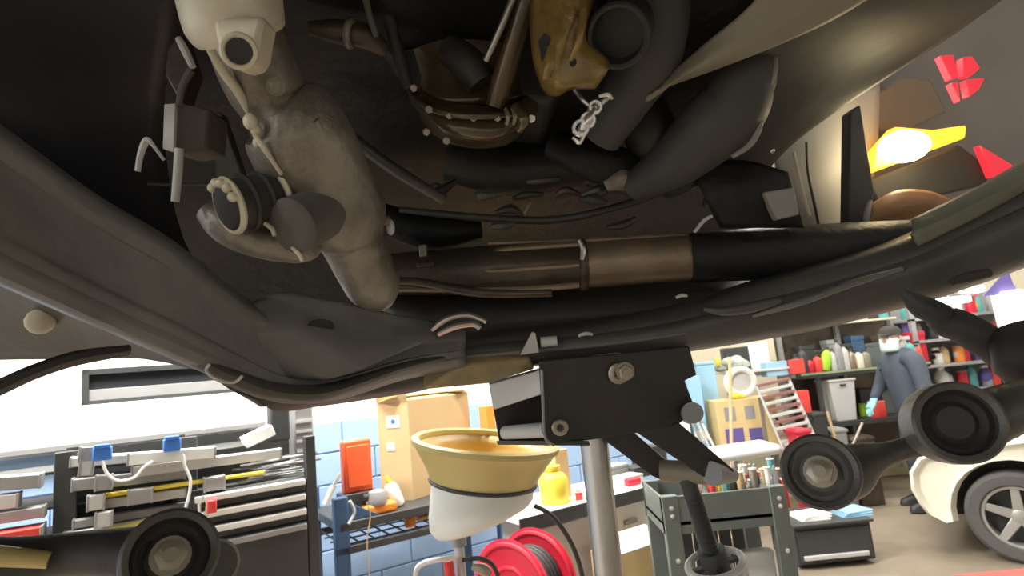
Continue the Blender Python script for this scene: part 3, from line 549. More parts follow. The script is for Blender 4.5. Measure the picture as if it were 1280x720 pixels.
# tilt screw and hand wheel
s0, s1 = V(858, 596, 1.0), V(890, 696, 1.0); ax = (s1-s0).normalized()
sc_ = B().cyl(s0, s1, .0145, seg=18).build('tilt_screw', m_dgrey, jk)
for k in range(22): B().torus(s0.lerp(s1, .25+k*.032), ax, .0145, .0016, 18, 5).build('thread', m_dgrey, sc_)
wc = V(893, 702, 1.0)
B().torus(wc+ax*.004, ax, .047, .0065, 36, 10).build('hand_wheel', m_lgrey, sc_)
B().torus(wc+ax*.055, ax, .045, .0065, 36, 10).build('hand_wheel', m_lgrey, sc_)
for k in range(8):
    a = k*math.pi/4; u = ax.cross(_f).normalized(); w = ax.cross(u)
    e = u*math.cos(a)+w*math.sin(a)
    B().cyl(wc+ax*.004+e*.047, wc+ax*.055+e*.045, .005, seg=8).build('rung', m_lgrey, sc_)
    if k % 2 == 0: B().bar(wc+ax*.006, wc+ax*.006+e*.046, .012, .006, ax).build('spoke', m_dgrey, sc_)
B().cyl(wc-ax*.022, wc+ax*.07, .024, seg=20).build('hub', m_dgrey, sc_)

# oil drain
od_c = V(607, 556, 1.62); od = thing('oil_drain', 'yellow oil drain funnel on a white cup and grey stand', 'oil drain', (V(572, 670, 1.62).x, V(572, 670, 1.62).y, 0))
tl = math.radians(9.5); dax = Vector((math.sin(tl), -.05, math.cos(tl))).normalized()
B().lathe(od_c, dax, [(.188, .012), (.200, .016), (.208, .010), (.206, -.004), (.196, -.012), (.185, -.030), (.165, -.062), (.150, -.092), (.146, -.098), (.142, -.098), (.146, -.086), (.16, -.058), (.178, -.026), (.186, -.002)], 48, closed=True).build('funnel', m_ochre, od)
B().lathe(od_c, dax, [(.184, -.003), (.172, -.030), (.153, -.060), (.12, -.085), (.05, -.092), (.001, -.093)], 40, cap=False).build('funnel_inside', m_ochrein, od, solid=.002)
B().torus(od_c-dax*.100, dax, .147, .006, 40, 8).build('band', m_dgrey, od)
cb_ = od_c-dax*.104; a = dax.cross(Vector((0, 1, 0))).normalized(); bq = dax.cross(a)
def ringat(h0, slope, r, n=40):
    out = []
    for k in range(n):
        t = k*2*math.pi/n; p = a*math.cos(t)*r+bq*math.sin(t)*r; out.append(cb_+p-dax*(h0+slope*(-(a*math.cos(t)).dot(Vector((1, 0, 0))))))
    return out
B().rings([ringat(0, 0, .142), ringat(.03, 0, .143), ringat(.064, .036, .142), ringat(.086, .048, .137), ringat(.100, .052, .120), ringat(.104, .046, .08)]).build('cup', m_whitep, od, 50)
px_, py_ = V(573, 670, 1.62).x, V(573, 670, 1.62).y
zb = V(573, 668, 1.62).z
B().cyl((px_, py_, .1), (px_, py_, zb+.03), .014, seg=16).build('post', m_lgrey, od)
B().cyl((px_, py_, zb-.03), (px_, py_, zb+.01), .022, seg=16).build('collar', m_grey, od)
B().cyl((px_, py_, .14), (px_, py_, .85), .03, seg=20).build('column', m_red, od)
B().lathe((px_, py_, .06), (0, 0, 1), [(.24, 0), (.25, .02), (.22, .25), (.05, .30)], 28).build('tank', m_red, od)
for k in range(3):
    a_ = k*2.094; B().ball((px_+.2*math.cos(a_), py_+.2*math.sin(a_), .03), .03).build('caster', m_rubber, od)
q = [V(523, 745, 1.55), V(520, 715, 1.55), V(530, 704, 1.55), V(552, 699, 1.55), V(568, 697, 1.58)]
B().tube([Vector(t) for t in spline(q, 6)], .007, 10).build('handle', m_whitep, od)
B().cyl(V(560, 700, 1.58), V(564, 735, 1.58), .014, seg=14).build('grip', m_redp, od)
q = [V(578, 700, 1.6), V(600, 698, 1.6), V(616, 706, 1.6), V(624, 725, 1.6)]
B().tube([Vector(t) for t in spline(q, 6)], .006, 10).build('valve_hose', m_rubber, od)
pxtube([(590, 708, 1.6, 4), (604, 712, 1.6, 7), (612, 718, 1.6, 5)], 10).build('valve', m_bolt, od)

# ================================================================== LEFT BACKGROUND
def carton(name, label, x0, x1, y0, y1, wy, dep, m, cat='box', bev=.004, group=None):
    a, b_, c, d = rect(x0, x1, y0, y1, wy)
    o = B().box(a, b_, wy, wy+dep, c, d).build(name, m, None, bevel=bev)
    tag(o, label, cat, group); return o
def rotz(a): return Matrix.Rotation(a, 3, 'Z')
def roty(a): return Matrix.Rotation(a, 3, 'Y')

frame(*BAY)
# white board on the wall
a, b_, c, d = rect(-30, 331, 503, 549, 3.94)
wbd = thing('white_board', 'long white board mounted on the wall below the dark window', 'board', (a, 3.94, c))
B().box(a, b_, 3.95, 3.985, c, d).build('panel', m_white, wbd, bevel=.004)
B().box(a, b_, 3.92, 3.95, c-.025, c+.006).build('ledge', m_grey, wbd, bevel=.003)

# tool chest with bright handles
ty = 2.75
a, b_, c, d = rect(238, 394, 606, 700, ty)
tc = thing('tool_chest', 'black tool chest with bright aluminium drawer handles against the blue wall', 'tool chest', ((a+b_)/2, ty, 0))
B().box(a, b_, ty+.02, ty+.42, .12, d).build('body', m_dgrey, tc, bevel=.006)
B().box(b_-.03, b_+.015, ty, ty+.05, .12, d+.17).build('side_post', m_dgrey, tc, bevel=.004)
z = d-.005
for k, h in enumerate([.062, .062, .062, .24, .085, .085, .12, .12]):
    if z-h < .13: break
    dr = B().box(a+.01, b_-.035, ty-.002, ty+.02, z-h+.006, z).build('drawer', m_dgrey, tc, bevel=.003)
    hh = B().box(a+.015, b_-.04, ty-.03, ty-.002, z-.028, z-.004).build('handle', m_whitep if k < 3 else m_grey, dr, bevel=.004)  # white on the upper handles stands in for bright metal reflection
    z -= h
for sx in (a+.06, b_-.06):
    for sy in (ty+.07, ty+.36):
        B().cyl((sx-.015, sy, .05), (sx+.015, sy, .05), .05, seg=16).build('caster', m_rubber, tc); B().box(sx-.02, sx+.02, sy-.02, sy+.02, .05, .125).build('caster_fork', m_grey, tc)
top = d
# tools heaped on the chest
for k in range(12):
    x, y = random.uniform(318, 378), random.uniform(572, 598); p = Yp(x, y, ty+random.uniform(.08, .3)); ang = random.uniform(-.5, .5)
    p.z = top+.014+.018*(k//3)
    o = thing('spanner', ['open spanner lying', 'grey spanner resting', 'dull socket wrench lying', 'worn ratchet resting'][k % 4]+' in the tool heap on the black tool chest, '+['lowest layer', 'second layer', 'third layer', 'top layer'][k//3], 'tool', tuple(p), 'tools heaped on the tool chest')
    e = Vector((math.cos(ang), math.sin(ang), 0))*.08
    B().bar(p-e, p+e, .016, .008).build('shank', m_lgrey if k % 2 else m_grey, o, bevel=.002)
    B().torus(p-e, (0, 0, 1), .014, .005, 16, 6).build('ring_end', m_grey, o); B().prism([p+e+Vector(v) for v in ((0, -.014, -.004), (.03, -.016, -.004), (.016, 0, -.004), (.03, .016, -.004), (0, .014, -.004))], (0, 0, .009)).build('jaw', m_grey, o)
# shelf rack left of the chest
ry = 2.9
a, b_, c, d = rect(66, 392, 556, 700, ry)
rk_ = thing('shelf_rack', 'dark steel rack holding grey trays beside the tool chest', 'rack', (a, ry, 0))
zt = d+.03
for xx in (a, Yp(222, 600, ry).x): B().box(xx, xx+.075, ry, ry+.05, 0, zt).build('post', m_dgrey, rk_, bevel=.004)
for xx in (a, Yp(222, 600, ry).x): B().box(xx, xx+.05, ry+.42, ry+.47, 0, zt).build('post', m_dgrey, rk_, bevel=.004)
x1r = Yp(330, 560, ry).x; B().box(a, x1r+.25, ry+.47, ry+.49, .1, zt-.02).build('back_panel', m_dgrey, rk_)
for zz in (zt-.07, zt-.20, zt-.33, zt-.48, zt-.8):
    B().box(a-.9, x1r if zz > top+.03 else Yp(220, 600, ry).x, ry+.03, ry+.45, zz-.012, zz).build('shelf', m_dgrey, rk_, bevel=.002)
# long trays and bars on the rack
def longbar(name, label, x0, y0, x1, y1, wy, h, dp, m, cat, group='long things on the steel rack'):
    p0, p1 = Yp(x0, y0, wy), Yp(x1, y1, wy)
    o = thing(name, label, cat, tuple(p0), group)
    B().bar(p0, p1, dp, h).build('body', m, o, bevel=.004)
    for t in (.0, 1.): B().bar(p0.lerp(p1, t)-(p1-p0).normalized()*.004, p0.lerp(p1, t)+(p1-p0).normalized()*.004, dp+.004, h+.004).build('end_cap', m_grey, o, bevel=.002)
    return o
longbar('tool_tray', 'grey plastic tool tray at the top of the steel rack', 90, 577, 210, 569, 2.88, .035, .12, m_lgrey, 'tray')
longbar('tool_tray', 'grey plastic tool tray on the second shelf of the steel rack', 92, 605, 230, 590, 2.87, .045, .12, m_grey, 'tray')
longbar('metal_rail', 'long light grey metal rail above the black tool chest', 165, 590, 350, 566, 2.83, .04, .06, m_lgrey, 'rail')
longbar('spirit_level', 'long yellow edged spirit level across the steel rack', 112, 622, 330, 590, 2.80, .014, .05, m_yellow, 'level')
longbar('metal_rail', 'grey box rail just under the yellow spirit level', 110, 632, 232, 615, 2.82, .035, .05, m_lgrey, 'rail')
longbar('pipe_bar', 'dark grey bar on the third shelf of the steel rack', 92, 655, 236, 632, 2.86, .03, .05, m_grey, 'bar')
longbar('straight_edge', 'pale straight edge with a yellow green stripe low on the rack', 80, 672, 246, 641, 2.84, .035, .05, m_lgrey, 'straight edge')
longbar('stripe_strip', 'narrow yellow green strip lying along the pale straight edge', 130, 662, 240, 641, 2.80, .012, .012, m_yelstr, 'strip')
longbar('pipe_bar', 'short grey bar on the left end of the top shelf', 0, 604, 52, 600, 2.86, .05, .08, m_grey, 'bar')
longbar('pipe_bar', 'short pale grey bar on the left end of the second shelf', -10, 628, 24, 624, 2.86, .05, .08, m_lgrey, 'bar')
longbar('pipe_bar', 'short dark grey bar on the left end of the third shelf', -10, 648, 56, 638, 2.86, .04, .08, m_grey, 'bar')
longbar('red_case', 'red flat case at the left end of the steel rack', -20, 676, 54, 664, 2.84, .05, .12, m_redp, 'case')
longbar('strip_lamp', 'white strip lamp clipped to the top of the rack', 160, 574, 268, 565, 2.78, .045, .06, m_whitep, 'lamp')
for n_, (x0, y0, x1, y1) in enumerate([(100, 568, 118, 567), (100, 585, 116, 584), (120, 604, 140, 602), (110, 629, 130, 626), (160, 622, 190, 618), (120, 650, 140, 647), (255, 606, 280, 602)]):
    longbar('tool_case', 'small grey tool case number %s along the steel rack from its top left' % ['one', 'two', 'three', 'four', 'five', 'six', 'seven'][n_], x0, y0, x1, y1, 2.77, .055, .05, m_lgrey if n_ % 2 else m_grey, 'case', 'small cases on the rack')
for k, (x, y, w) in enumerate(((128, 567, 'left'), (215, 556, 'right'))):
    p = Yp(x, y, 2.74); o = thing('blue_clamp', 'small blue plastic clamp at the %s end of the white strip lamp' % w, 'clamp', tuple(p), 'blue clamps')
    B().obox(p, .062, .04, .05).build('body', m_bluep, o, bevel=.006); B().obox(p+Vector((0, -.015, .028)), .05, .03, .014).build('jaw', m_bluep, o, bevel=.003)
q = [Yp(*t, 2.72) for t in ((128, 576), (134, 592), (148, 601), (168, 597), (180, 584), (191, 577))]
tag(B().tube([Vector(t) for t in spline(q, 6)], .0055, 8).build('power_cable', m_whitep), 'looping white cable hanging from the left blue clamp', 'cable')
q = [Yp(*t, 2.72) for t in ((229, 568), (231, 582), (238, 600), (236, 620), (232, 634))]
tag(B().tube([Vector(t) for t in spline(q, 6)], .0055, 8).build('power_cable', m_whitep), 'white cable hanging straight down in front of the yellow level', 'cable')
p = Yp(254, 630, 2.70); o = thing('hose_clamp', 'small chrome and red clamp hung on the left of the drawer handles', 'clamp', tuple(p))
B().tube([p+Vector((-.012, 0, -.06)), p+Vector((-.014, 0, 0)), p+Vector((0, 0, .03)), p+Vector((.014, 0, 0)), p+Vector((.01, 0, -.05))], .007, 8).build('jaw', m_chrome, o); B().obox(p+Vector((.03, 0, -.015)), .035, .025, .05).build('grip', m_redp, o, bevel=.005)
# white carton and bundle on top right of the rack
p = Yp(322, 545, 2.95); tag(B().obox(p, .13, .12, .05, roty(-.35)).build('paper_pack', m_paper, bevel=.004), 'white paper pack tilted on top of the rack', 'paper pack')
p = Yp(375, 545, 3.33); o = thing('fan_heater', 'grey metal heater box between the rack and the blue wall', 'heater', tuple(p))
B().obox(p, .10, .2, .34).build('case', m_grey, o, bevel=.01); 
for k in range(5): B().obox(p+Vector((0, -.105, -.12+.05*k)), .08, .012, .015).build('louvre', m_lgrey, o)
p = Yp(348, 528, 3.15); tag(B().obox(p, .09, .1, .18).build('speaker_box', m_dgrey, bevel=.01), 'dark little box at the right end of the white board', 'box')

# blue work cart
cy = 3.25
a, b_, c, d = rect(420, 640, 632, 720, cy)
bc_ = thing('blue_cart', 'dark blue steel cart carrying the tall cardboard box', 'cart', (a, cy, 0))
B().box(a, a+.075, cy, cy+.06, 0, d+.13).build('post', m_blue, bc_, bevel=.006)
B().box(b_-.07, b_, cy, cy+.06, 0, d).build('post', m_blue, bc_, bevel=.006)
B().box(a, a+.06, cy+.55, cy+.61, 0, d+.13).build('post', m_blue, bc_, bevel=.006); B().box(b_-.07, b_, cy+.55, cy+.61, 0, d).build('post', m_blue, bc_, bevel=.006)
B().box(a+.02, b_, cy, cy+.60, d-.05, d).build('top_shelf', m_dgrey, bc_, bevel=.006)
B().prism([(a+.075, cy+.01, d+.10), (a+.075, cy+.01, d), (a+.25, cy+.01, d)], (0, .04, 0)).build('gusset', m_blue, bc_, bevel=.003)
zl = Yp(500, 668, cy).z
B().box(a, b_, cy, cy+.03, zl-.04, zl).build('lower_rail', m_dgrey, bc_, bevel=.004); B().box(a, b_, cy+.57, cy+.6, zl-.04, zl).build('lower_rail', m_dgrey, bc_, bevel=.004)
for k in range(12): 
    xx = a+.06+k*(b_-a-.1)/11; B().cyl((xx, cy+.02, zl-.01), (xx, cy+.58, zl-.01), .005, seg=6).build('wire', m_dgrey, bc_)
for k in range(4):
    yy = cy+.1+k*.13; B().cyl((a+.03, yy, zl-.012), (b_-.03, yy, zl-.012), .005, seg=6).build('wire', m_dgrey, bc_)
ct = d
for k, (x, y) in enumerate(((513, 660), (527, 668))):
    p = Yp(x, y, cy+.12+.1*k); p.z = zl+.035
    o = thing('orange_fitting', ['orange plastic knob', 'smaller orange knob behind'][k]+' on the wire shelf of the blue cart', 'knob', tuple(p)); B().lathe(p-Vector((0, 0, .035)), (0, 0, 1), [(.03-.004*k, 0), (.034-.004*k, .01), (.034-.004*k, .04), (.026, .055), (.01, .06)], 18).build('body', m_orange2, o); B().lathe(p+Vector((0, 0, .02)), (0, 0, 1), [(.01, 0), (.01, .03)], 10).build('stem', m_orange2, o)
p = Yp(545, 656, cy+.2); p.z = zl+.012; tag(B().bar(p-Vector((.12, 0, 0)), p+Vector((.12, .05, 0)), .05, .022).build('wood_block', m_wood, bevel=.004), 'pale wooden strip on the wire shelf of the blue cart', 'wood')
# orange case, sander, bottle
p0 = Yp(448, 608, cy+.12); p1 = Yp(450, 549, cy+.12)
o = thing('orange_case', 'upright orange red plastic case on the blue cart', 'case', (p0.x, cy+.12, ct+.125))
hh = p1.z-(ct+.125)
B().obox((p0.x, cy+.14, ct+.125+hh/2), .165, .07, hh).build('body', m_orange, o, bevel=.012); B().obox((p0.x, cy+.10, ct+.125+hh*.5), .13, .012, hh*.8).build('lid', m_orange, o, bevel=.006); B().obox((p0.x, cy+.15, ct+.0625), .2, .14, .125).build('foot', m_dgrey, o, bevel=.004)
p = Yp(473, 618, cy+.06); o = thing('sander', 'orange and grey power sander lying on the blue cart', 'power tool', (p.x, p.y, ct))
B().obox((p.x, p.y, ct+.028), .19, .09, .056).build('base', m_orange2, o, bevel=.015); B().lathe((p.x-.01, p.y, ct+.05), (0, 0, 1), [(.055, 0), (.06, .03), (.045, .07), (.02, .08)], 18).build('motor', m_grey, o); B().cyl((p.x+.03, p.y, ct+.08), (p.x-.09, p.y, ct+.10), .02, seg=12).build('grip', m_dgrey, o)
p = Yp(492, 610, cy+.12); o = thing('white_bottle', 'white squeeze bottle leaning beside the orange sander', 'bottle', (p.x, p.y, ct)); ax = Vector((-.35, 0, 1)); B().lathe((p.x+.02, p.y, ct+.012), ax, [(.04, 0), (.042, .01), (.042, .10), (.03, .13), (.014, .14)], 18).build('body', m_whitep, o); B().lathe(Vector((p.x+.02, p.y, ct+.012))+ax.normalized()*.138, ax, [(.016, 0), (.014, .03), (.005, .045)], 12).build('cap', m_yellow, o)
p = Yp(413, 617, cy-.02); o = thing('clamp_handle', 'white handled clamp gripping the post of the blue cart', 'clamp', tuple(p)); B().cyl(p+Vector((-.03, 0, -.05)), p+Vector((.02, 0, .04)), .017, seg=12).build('grip', m_whitep, o); B().cyl(p+Vector((.02, 0, .04)), p+Vector((.06, .01, .09)), .010, seg=10).build('jaw', m_chrome, o)
q = [Yp(*t, cy-.04) for t in ((458, 628), (463, 645), (459, 675), (461, 720), (459, 760))]
tag(B().tube([Vector(t) for t in spline(q, 6)], .0035, 8).build('thin_cord', m_wood), 'thin tan cord hanging down from the blue cart', 'cord')
q = [Yp(*t, cy-.04) for t in ((437, 626), (443, 640), (436, 655))]
tag(B().tube([Vector(t) for t in spline(q, 6)], .009, 8).build('steel_hook', m_lgrey), 'short grey hook hanging on the blue cart post', 'hook')
# tall cardboard box, rotated a little, flaps open
yb = cy+.20
pc = Yp(517, 623, yb); L = Yp(474, 610, yb); w1 = .27; 
bxc = thing('cardboard_box', 'tall brown cardboard box with two white labels and open top', 'box', (pc.x, yb, ct))
zt_ = Yp(517, 500, yb).z
P0 = Vector((pc.x, yb, 0)); PL = Vector((Yp(474, 560, yb+.13).x, yb+.13, 0)); PR = Vector((Yp(590, 560, yb+.22).x, yb+.22, 0)); PB = PL+PR-P0
def wallq(p, q, n, off=.004): 
    return B().hexa([(p.x, p.y, ct), (q.x, q.y, ct), (q.x+n.x*off, q.y+n.y*off, ct), (p.x+n.x*off, p.y+n.y*off, ct), (p.x, p.y, zt_), (q.x, q.y, zt_), (q.x+n.x*off, q.y+n.y*off, zt_), (p.x+n.x*off, p.y+n.y*off, zt_)])
for p, q in ((P0, PL), (P0, PR), (PR, PB), (PL, PB)):
    n = (q-p).cross(Vector((0, 0, 1))).normalized(); n = n if n.dot((P0+PB)/2-p) > 0 else -n
    wallq(p, q, n).build('side', m_card, bxc)
for p, q, t in ((P0, PR, .25), (PL, PB, .25), (P0, PL, -.1), (PR, PB, .3)):
    n = (q-p).cross(Vector((0, 0, 1))).normalized(); n = n if n.dot((P0+PB)/2-p) > 0 else -n
    e = n*(-.02 if t < 0 else .13)+Vector((0, 0, .05 if t < 0 else .028)); zz = Vector((0, 0, zt_))
    B().prism([p+zz, q+zz, q+zz+e, p+zz+e], (0, 0, .004)).build('flap', m_cardy, bxc)  # flaps in paler cardboard, light from above painted into the colour
B().prism([P0+Vector((0, 0, ct)), PR+Vector((0, 0, ct)), PB+Vector((0, 0, ct)), PL+Vector((0, 0, ct))], (0, 0, .004)).build('bottom', m_card, bxc)
nL = (PL-P0).cross(Vector((0, 0, 1))).normalized(); nL = nL if nL.y < 0 or nL.x < 0 else -nL
def onleft(u, z, w, h, m, nm):
    d_ = (PL-P0).normalized(); c_ = P0.lerp(PL, u)+Vector((0, 0, z))+nL*.002
    return B().prism([c_-d_*w/2-Vector((0, 0, h/2)), c_+d_*w/2-Vector((0, 0, h/2)), c_+d_*w/2+Vector((0, 0, h/2)), c_-d_*w/2+Vector((0, 0, h/2))], nL*.001).build(nm, m, bxc)
lab = onleft(.5, zt_-.12, .085, .075, m_paper, 'label'); lab2 = onleft(.62, zt_-.27, .05, .05, m_paper, 'label')
c_ = P0.lerp(PL, .5)+Vector((0, 0, zt_-.12))+nL*.004; B().lathe(c_, nL, [(.014, 0), (.014, .0005)], 12).build('label_mark', m_bluep, lab)
q = Yp(608, 512, cy+.35); tag(B().obox((q.x, q.y, ct+.25), .07, .10, .50).build('orange_board', m_orange2, bevel=.004), 'narrow orange board standing behind the cardboard box', 'board')

# hose reel
rx = Yp(655, 712, 2.45); hr = thing('hose_reel', 'red steel hose reel with black hose under the bench', 'hose reel', (rx.x, 2.45, 0))
ax = Vector((-.94, -.34, 0)).normalized()
for s, nm in ((-.10, 'side_disc'), (.10, 'side_disc')):
    c_ = Vector((rx.x, 2.45, rx.z-.06))+ax*s
    dsc = B().lathe(c_, ax, [(.05, -.006), (.20, -.006), (.225, 0), (.20, .006), (.05, .006)], 40).build(nm, m_red, hr)
    B().torus(c_+ax*.006, ax, .20, .012, 40, 8).build('disc_rim', m_red, dsc)
    B().torus(c_+ax*.006, ax, .10, .010, 30, 8).build('disc_rib', m_red, dsc)
c_ = Vector((rx.x, 2.45, rx.z-.06)); B().cyl(c_-ax*.14, c_+ax*.14, .045, seg=20).build('hub', m_red, hr)
for k in range(7): B().torus(c_-ax*(.078-.026*k), ax, .14, .014, 30, 8).build('hose_coil', m_rubber, hr)
for s in (-.16, .16): B().bar(c_+ax*s, Vector((c_.x+ax.x*s, c_.y+ax.y*s, .0)), .06, .05, Vector((0, 1, 0))).build('stand', m_red, hr, bevel=.004)
B().bar(Vector((c_.x-ax.x*.22, c_.y-ax.y*.22, .012)), Vector((c_.x+ax.x*.22, c_.y+ax.y*.22, .012)), .3, .024).build('base', m_red, hr, bevel=.004)
q = [V(668, 632, 1.75), V(690, 645, 1.75), (V(712, 675, 1.75)), V(726, 712, 1.75), V(734, 760, 1.75)]
tag(B().tube([Vector(t) for t in spline(q, 6)], .0075, 10).build('air_hose', m_dgrey), 'black air hose curving down behind the white drain cup', 'hose')

# bench behind the pole
by = 2.75
a, b_, c, d = rect(655, 826, 606, 700, by)
bn = thing('bench', 'work bench with dark edged top and pale drawers behind the steel pole', 'bench', ((a+b_)/2, by, 0))
zt = Yp(745, 622, by).z
B().box(a-.05, b_, by-.03, by+.44, zt-.035, zt).build('bench_top', m_paper, bn, bevel=.004); B().box(a-.05, b_, by-.04, by-.029, zt-.075, zt-.002).build('edge', m_dgrey, bn, bevel=.002)
B().box(a+.1, b_-.02, by+.05, by+.42, .0, zt-.035).build('cabinet', m_lgrey, bn, bevel=.004)
for k in range(4):
    z1_ = zt-.09-.21*k; dr = B().box(Yp(752, 660, by).x, b_-.03, by+.02, by+.05, z1_-.195, z1_).build('drawer', m_whitep, bn, bevel=.004); xm = (Yp(752, 660, by).x+b_)/2
    B().box(xm-.05, xm+.05, by, by+.02, z1_-.11, z1_-.085).build('handle', m_grey, dr, bevel=.004)
B().box(a+.12, Yp(745, 660, by).x, by+.03, by+.05, .1, zt-.1).build('door', m_lgrey, bn, bevel=.004)
bt = zt
def bottle(label, px, wy, z, r, h, m, capm, name='bottle', cat='bottle', lean=0., group=None, neck=.35, dy=0):
    p = Yp(px, 500, wy); p = Vector((p.x, wy+dy, z)); o = thing(name, label, cat, tuple(p), group); ax = Vector((math.sin(lean), 0, math.cos(lean))); p = p+Vector((0, 0, abs(math.sin(lean))*r+.001))
    B().lathe(p, ax, [(r*.92, 0), (r, h*.04), (r, h*.66), (r*.8, h*.76), (r*neck, h*.84), (r*neck, h*.9)], 16).build('body', m, o)
    B().lathe(p+ax*h*.89, ax, [(r*neck*1.15, 0), (r*neck*1.15, h*.1), (r*neck*.7, h*.115)], 12).build('cap', capm, o); return o
def can(label, px, wy, z, r, h, m, name='can', cat='can', group=None):
    p = Vector((Yp(px, 500, wy).x, wy, z)); o = thing(name, label, cat, tuple(p), group)
    B().lathe(p, (0, 0, 1), [(r*.95, 0), (r, .006), (r, h-.01), (r*.94, h)], 18).build('body', m, o); B().torus(p+Vector((0, 0, h-.004)), (0, 0, 1), r*.95, .004, 18, 6).build('rim', m_lgrey, o); return o
bottle('yellow detergent bottle on the bench beside the drain cup', 681, 2.85, bt, .085, .21, m_yellow, m_yellow, neck=.5)
o = tag(B().obox((Yp(700, 600, 2.95).x, 2.95, bt+.14), .1, .08, .28).build('carton', m_card, bevel=.004), 'narrow brown carton on the bench behind the yellow bottle', 'box')
can('small magenta topped can on the bench edge', 711, 2.79, bt, .022, .05, m_redp)
for k, (x, y_, m, w, h, nm) in enumerate([(765, 3.05, m_grey, .22, .10, 'grey tool case on the bench right of the pole'), (800, 3.0, m_dgrey, .2, .07, 'black flat case on the bench near the bracket arm'), (785, 2.9, m_lgrey, .16, .05, 'pale flat tray on the bench right of the pole'), (815, 3.12, m_dgrey, .24, .16, 'black box at the back of the bench')]):
    o = thing('bench_case', nm, 'case', (Yp(x, 600, y_).x, y_, bt)); xx = Yp(x, 600, y_).x; B().obox((xx, y_, bt+h*.4), w, .12, h*.8).build('base', m, o, bevel=.006); B().obox((xx, y_, bt+h*.9), w*1.02, .124, h*.2).build('lid', m, o, bevel=.004)
p = Vector((Yp(797, 612, 2.77).x, 2.81, bt+.022)); tag(B().bar(p-Vector((.05, 0, 0)), p+Vector((.06, .0, .0)), .045, .044).build('pink_brick', m_red, bevel=.008), 'small reddish block at the bench front', 'block')
a, b_, c, d = rect(768, 836, 685, 735, 2.5)
o = thing('floor_carton', 'pale open carton standing below the bench drawers', 'box', ((a+b_)/2, 2.5, 0)); B().box(a, b_, 2.5, 2.69, 0, d).build('body', m_cardy, o, bevel=.004); B().prism([(a, 2.5, d), (b_, 2.5, d), (b_, 2.65, d+.06), (a, 2.65, d+.06)], (0, 0, .004)).build('flap', m_paper, o)

frame()
# ================================================================== RIGHT SIDE: CART, CABINET, CLUTTER
ky = 2.8
a, b_, c, d = rect(832, 990, 614, 720, ky)
kt = thing('tool_cart', 'dark green grey tool cart with an open tray of clutter', 'cart', ((a+b_)/2, ky, 0))
zt = d; kd = .42
B().box(a, b_, ky, ky+.012, zt-.17, zt).build('front_panel', m_cart, kt, bevel=.003)
B().box(a, b_, ky+kd, ky+kd+.012, zt-.17, zt).build('back_panel', m_cart, kt, bevel=.003)
for xx in (a, b_-.012): B().box(xx, xx+.012, ky, ky+kd, zt-.17, zt).build('side_panel', m_cart, kt, bevel=.003)
B().box(a, b_, ky, ky+kd, zt-.13, zt-.115).build('tray_floor', m_dgrey, kt)
for xx in (a, b_-.075):
    for yy in (ky-.006, ky+kd-.03):
        lg = B().box(xx, xx+.075, yy, yy+.045, .1, zt+.004).build('leg', m_cart, kt, bevel=.004)
        B().cyl((xx+.02, yy+.02, .05), (xx+.055, yy+.02, .05), .05, seg=18).build('caster', m_rubber, lg)
        if yy < ky+.1:
            for z_ in (zt-.05, zt-.085, zt-.28, zt-.42):
                hexbolt((xx+.04, yy, z_), (0, -1, 0), .009, .007, 'bolt', m_chrome, lg, 1.2)
for zz in (zt-.5, .2): B().box(a, b_, ky, ky+kd, zz-.02, zz).build('shelf', m_cart, kt, bevel=.003)
for k in range(6):
    xx = a+.085+k*(b_-a-.17)/6; B().box(xx+.004, xx+(b_-a-.17)/6-.004, ky+kd-.04, ky+kd-.02, zt-.5, zt-.17).build('rib_panel', m_dgrey, kt, bevel=.003)
p = Vector((Yp(948, 705, ky+.1).x, ky+.12, zt-.5)); tag(B().obox((p.x, p.y, zt-.5+.10), .16, .06, .20).build('paper_bag', m_lgrey, bevel=.01), 'pale packet on the lower shelf of the tool cart', 'packet')
cols = [(m_lgrey, 'pale grey'), (m_whitep, 'white'), (m_grey, 'grey'), (m_redp, 'red'), (m_yellow, 'yellow'), (m_teal, 'teal'), (m_dgrey, 'black'), (m_wood, 'tan'), (m_chrome, 'chrome'), (m_shield, 'khaki')]
pos = ['at the left end', 'left of the middle', 'near the middle', 'right of the middle', 'at the right end']
used_l = set()
for k in range(40):
    t = (k+.5)/40; cm, cn = cols[k*7 % 10]
    x = 846+t*118; rr = random.uniform(.012, .021); hh = random.uniform(.12, .20); row = k % 3
    lb = '%s %s in the %s row of the cart tray %s' % (cn, ['bottle', 'aerosol can'][k % 2], ['front', 'middle', 'back'][row], pos[min(4, int(t*5))])
    if lb in used_l: lb = 'second '+lb
    if lb in used_l: lb = 'third '+lb[7:]
    used_l.add(lb)
    (bottle(lb, x, ky+.08+.11*row, zt-.115, rr, hh, cm, cols[(k*3+1) % 10][0], group='cans and bottles in the cart tray') if k % 2 == 0 else can(lb, x, ky+.08+.11*row, zt-.115, rr, hh, cm, 'aerosol_can', group='cans and bottles in the cart tray'))
# white padded seat behind the cart
p0 = Yp(928, 568, 3.5); o = thing('padded_stool', 'white padded stool top behind the tool cart', 'stool', (p0.x, 3.6, 0)); B().obox((p0.x, 3.62, p0.z), .46, .28, .06, roty(-.05)).build('seat', m_whitep, o, bevel=.025)
B().cyl((p0.x, 3.62, .06), (p0.x, 3.62, p0.z-.02), .03, seg=16).build('column', m_chrome, o); B().lathe((p0.x, 3.62, 0), (0, 0, 1), [(.22, 0), (.22, .03), (.04, .07)], 24).build('base', m_dgrey, o)
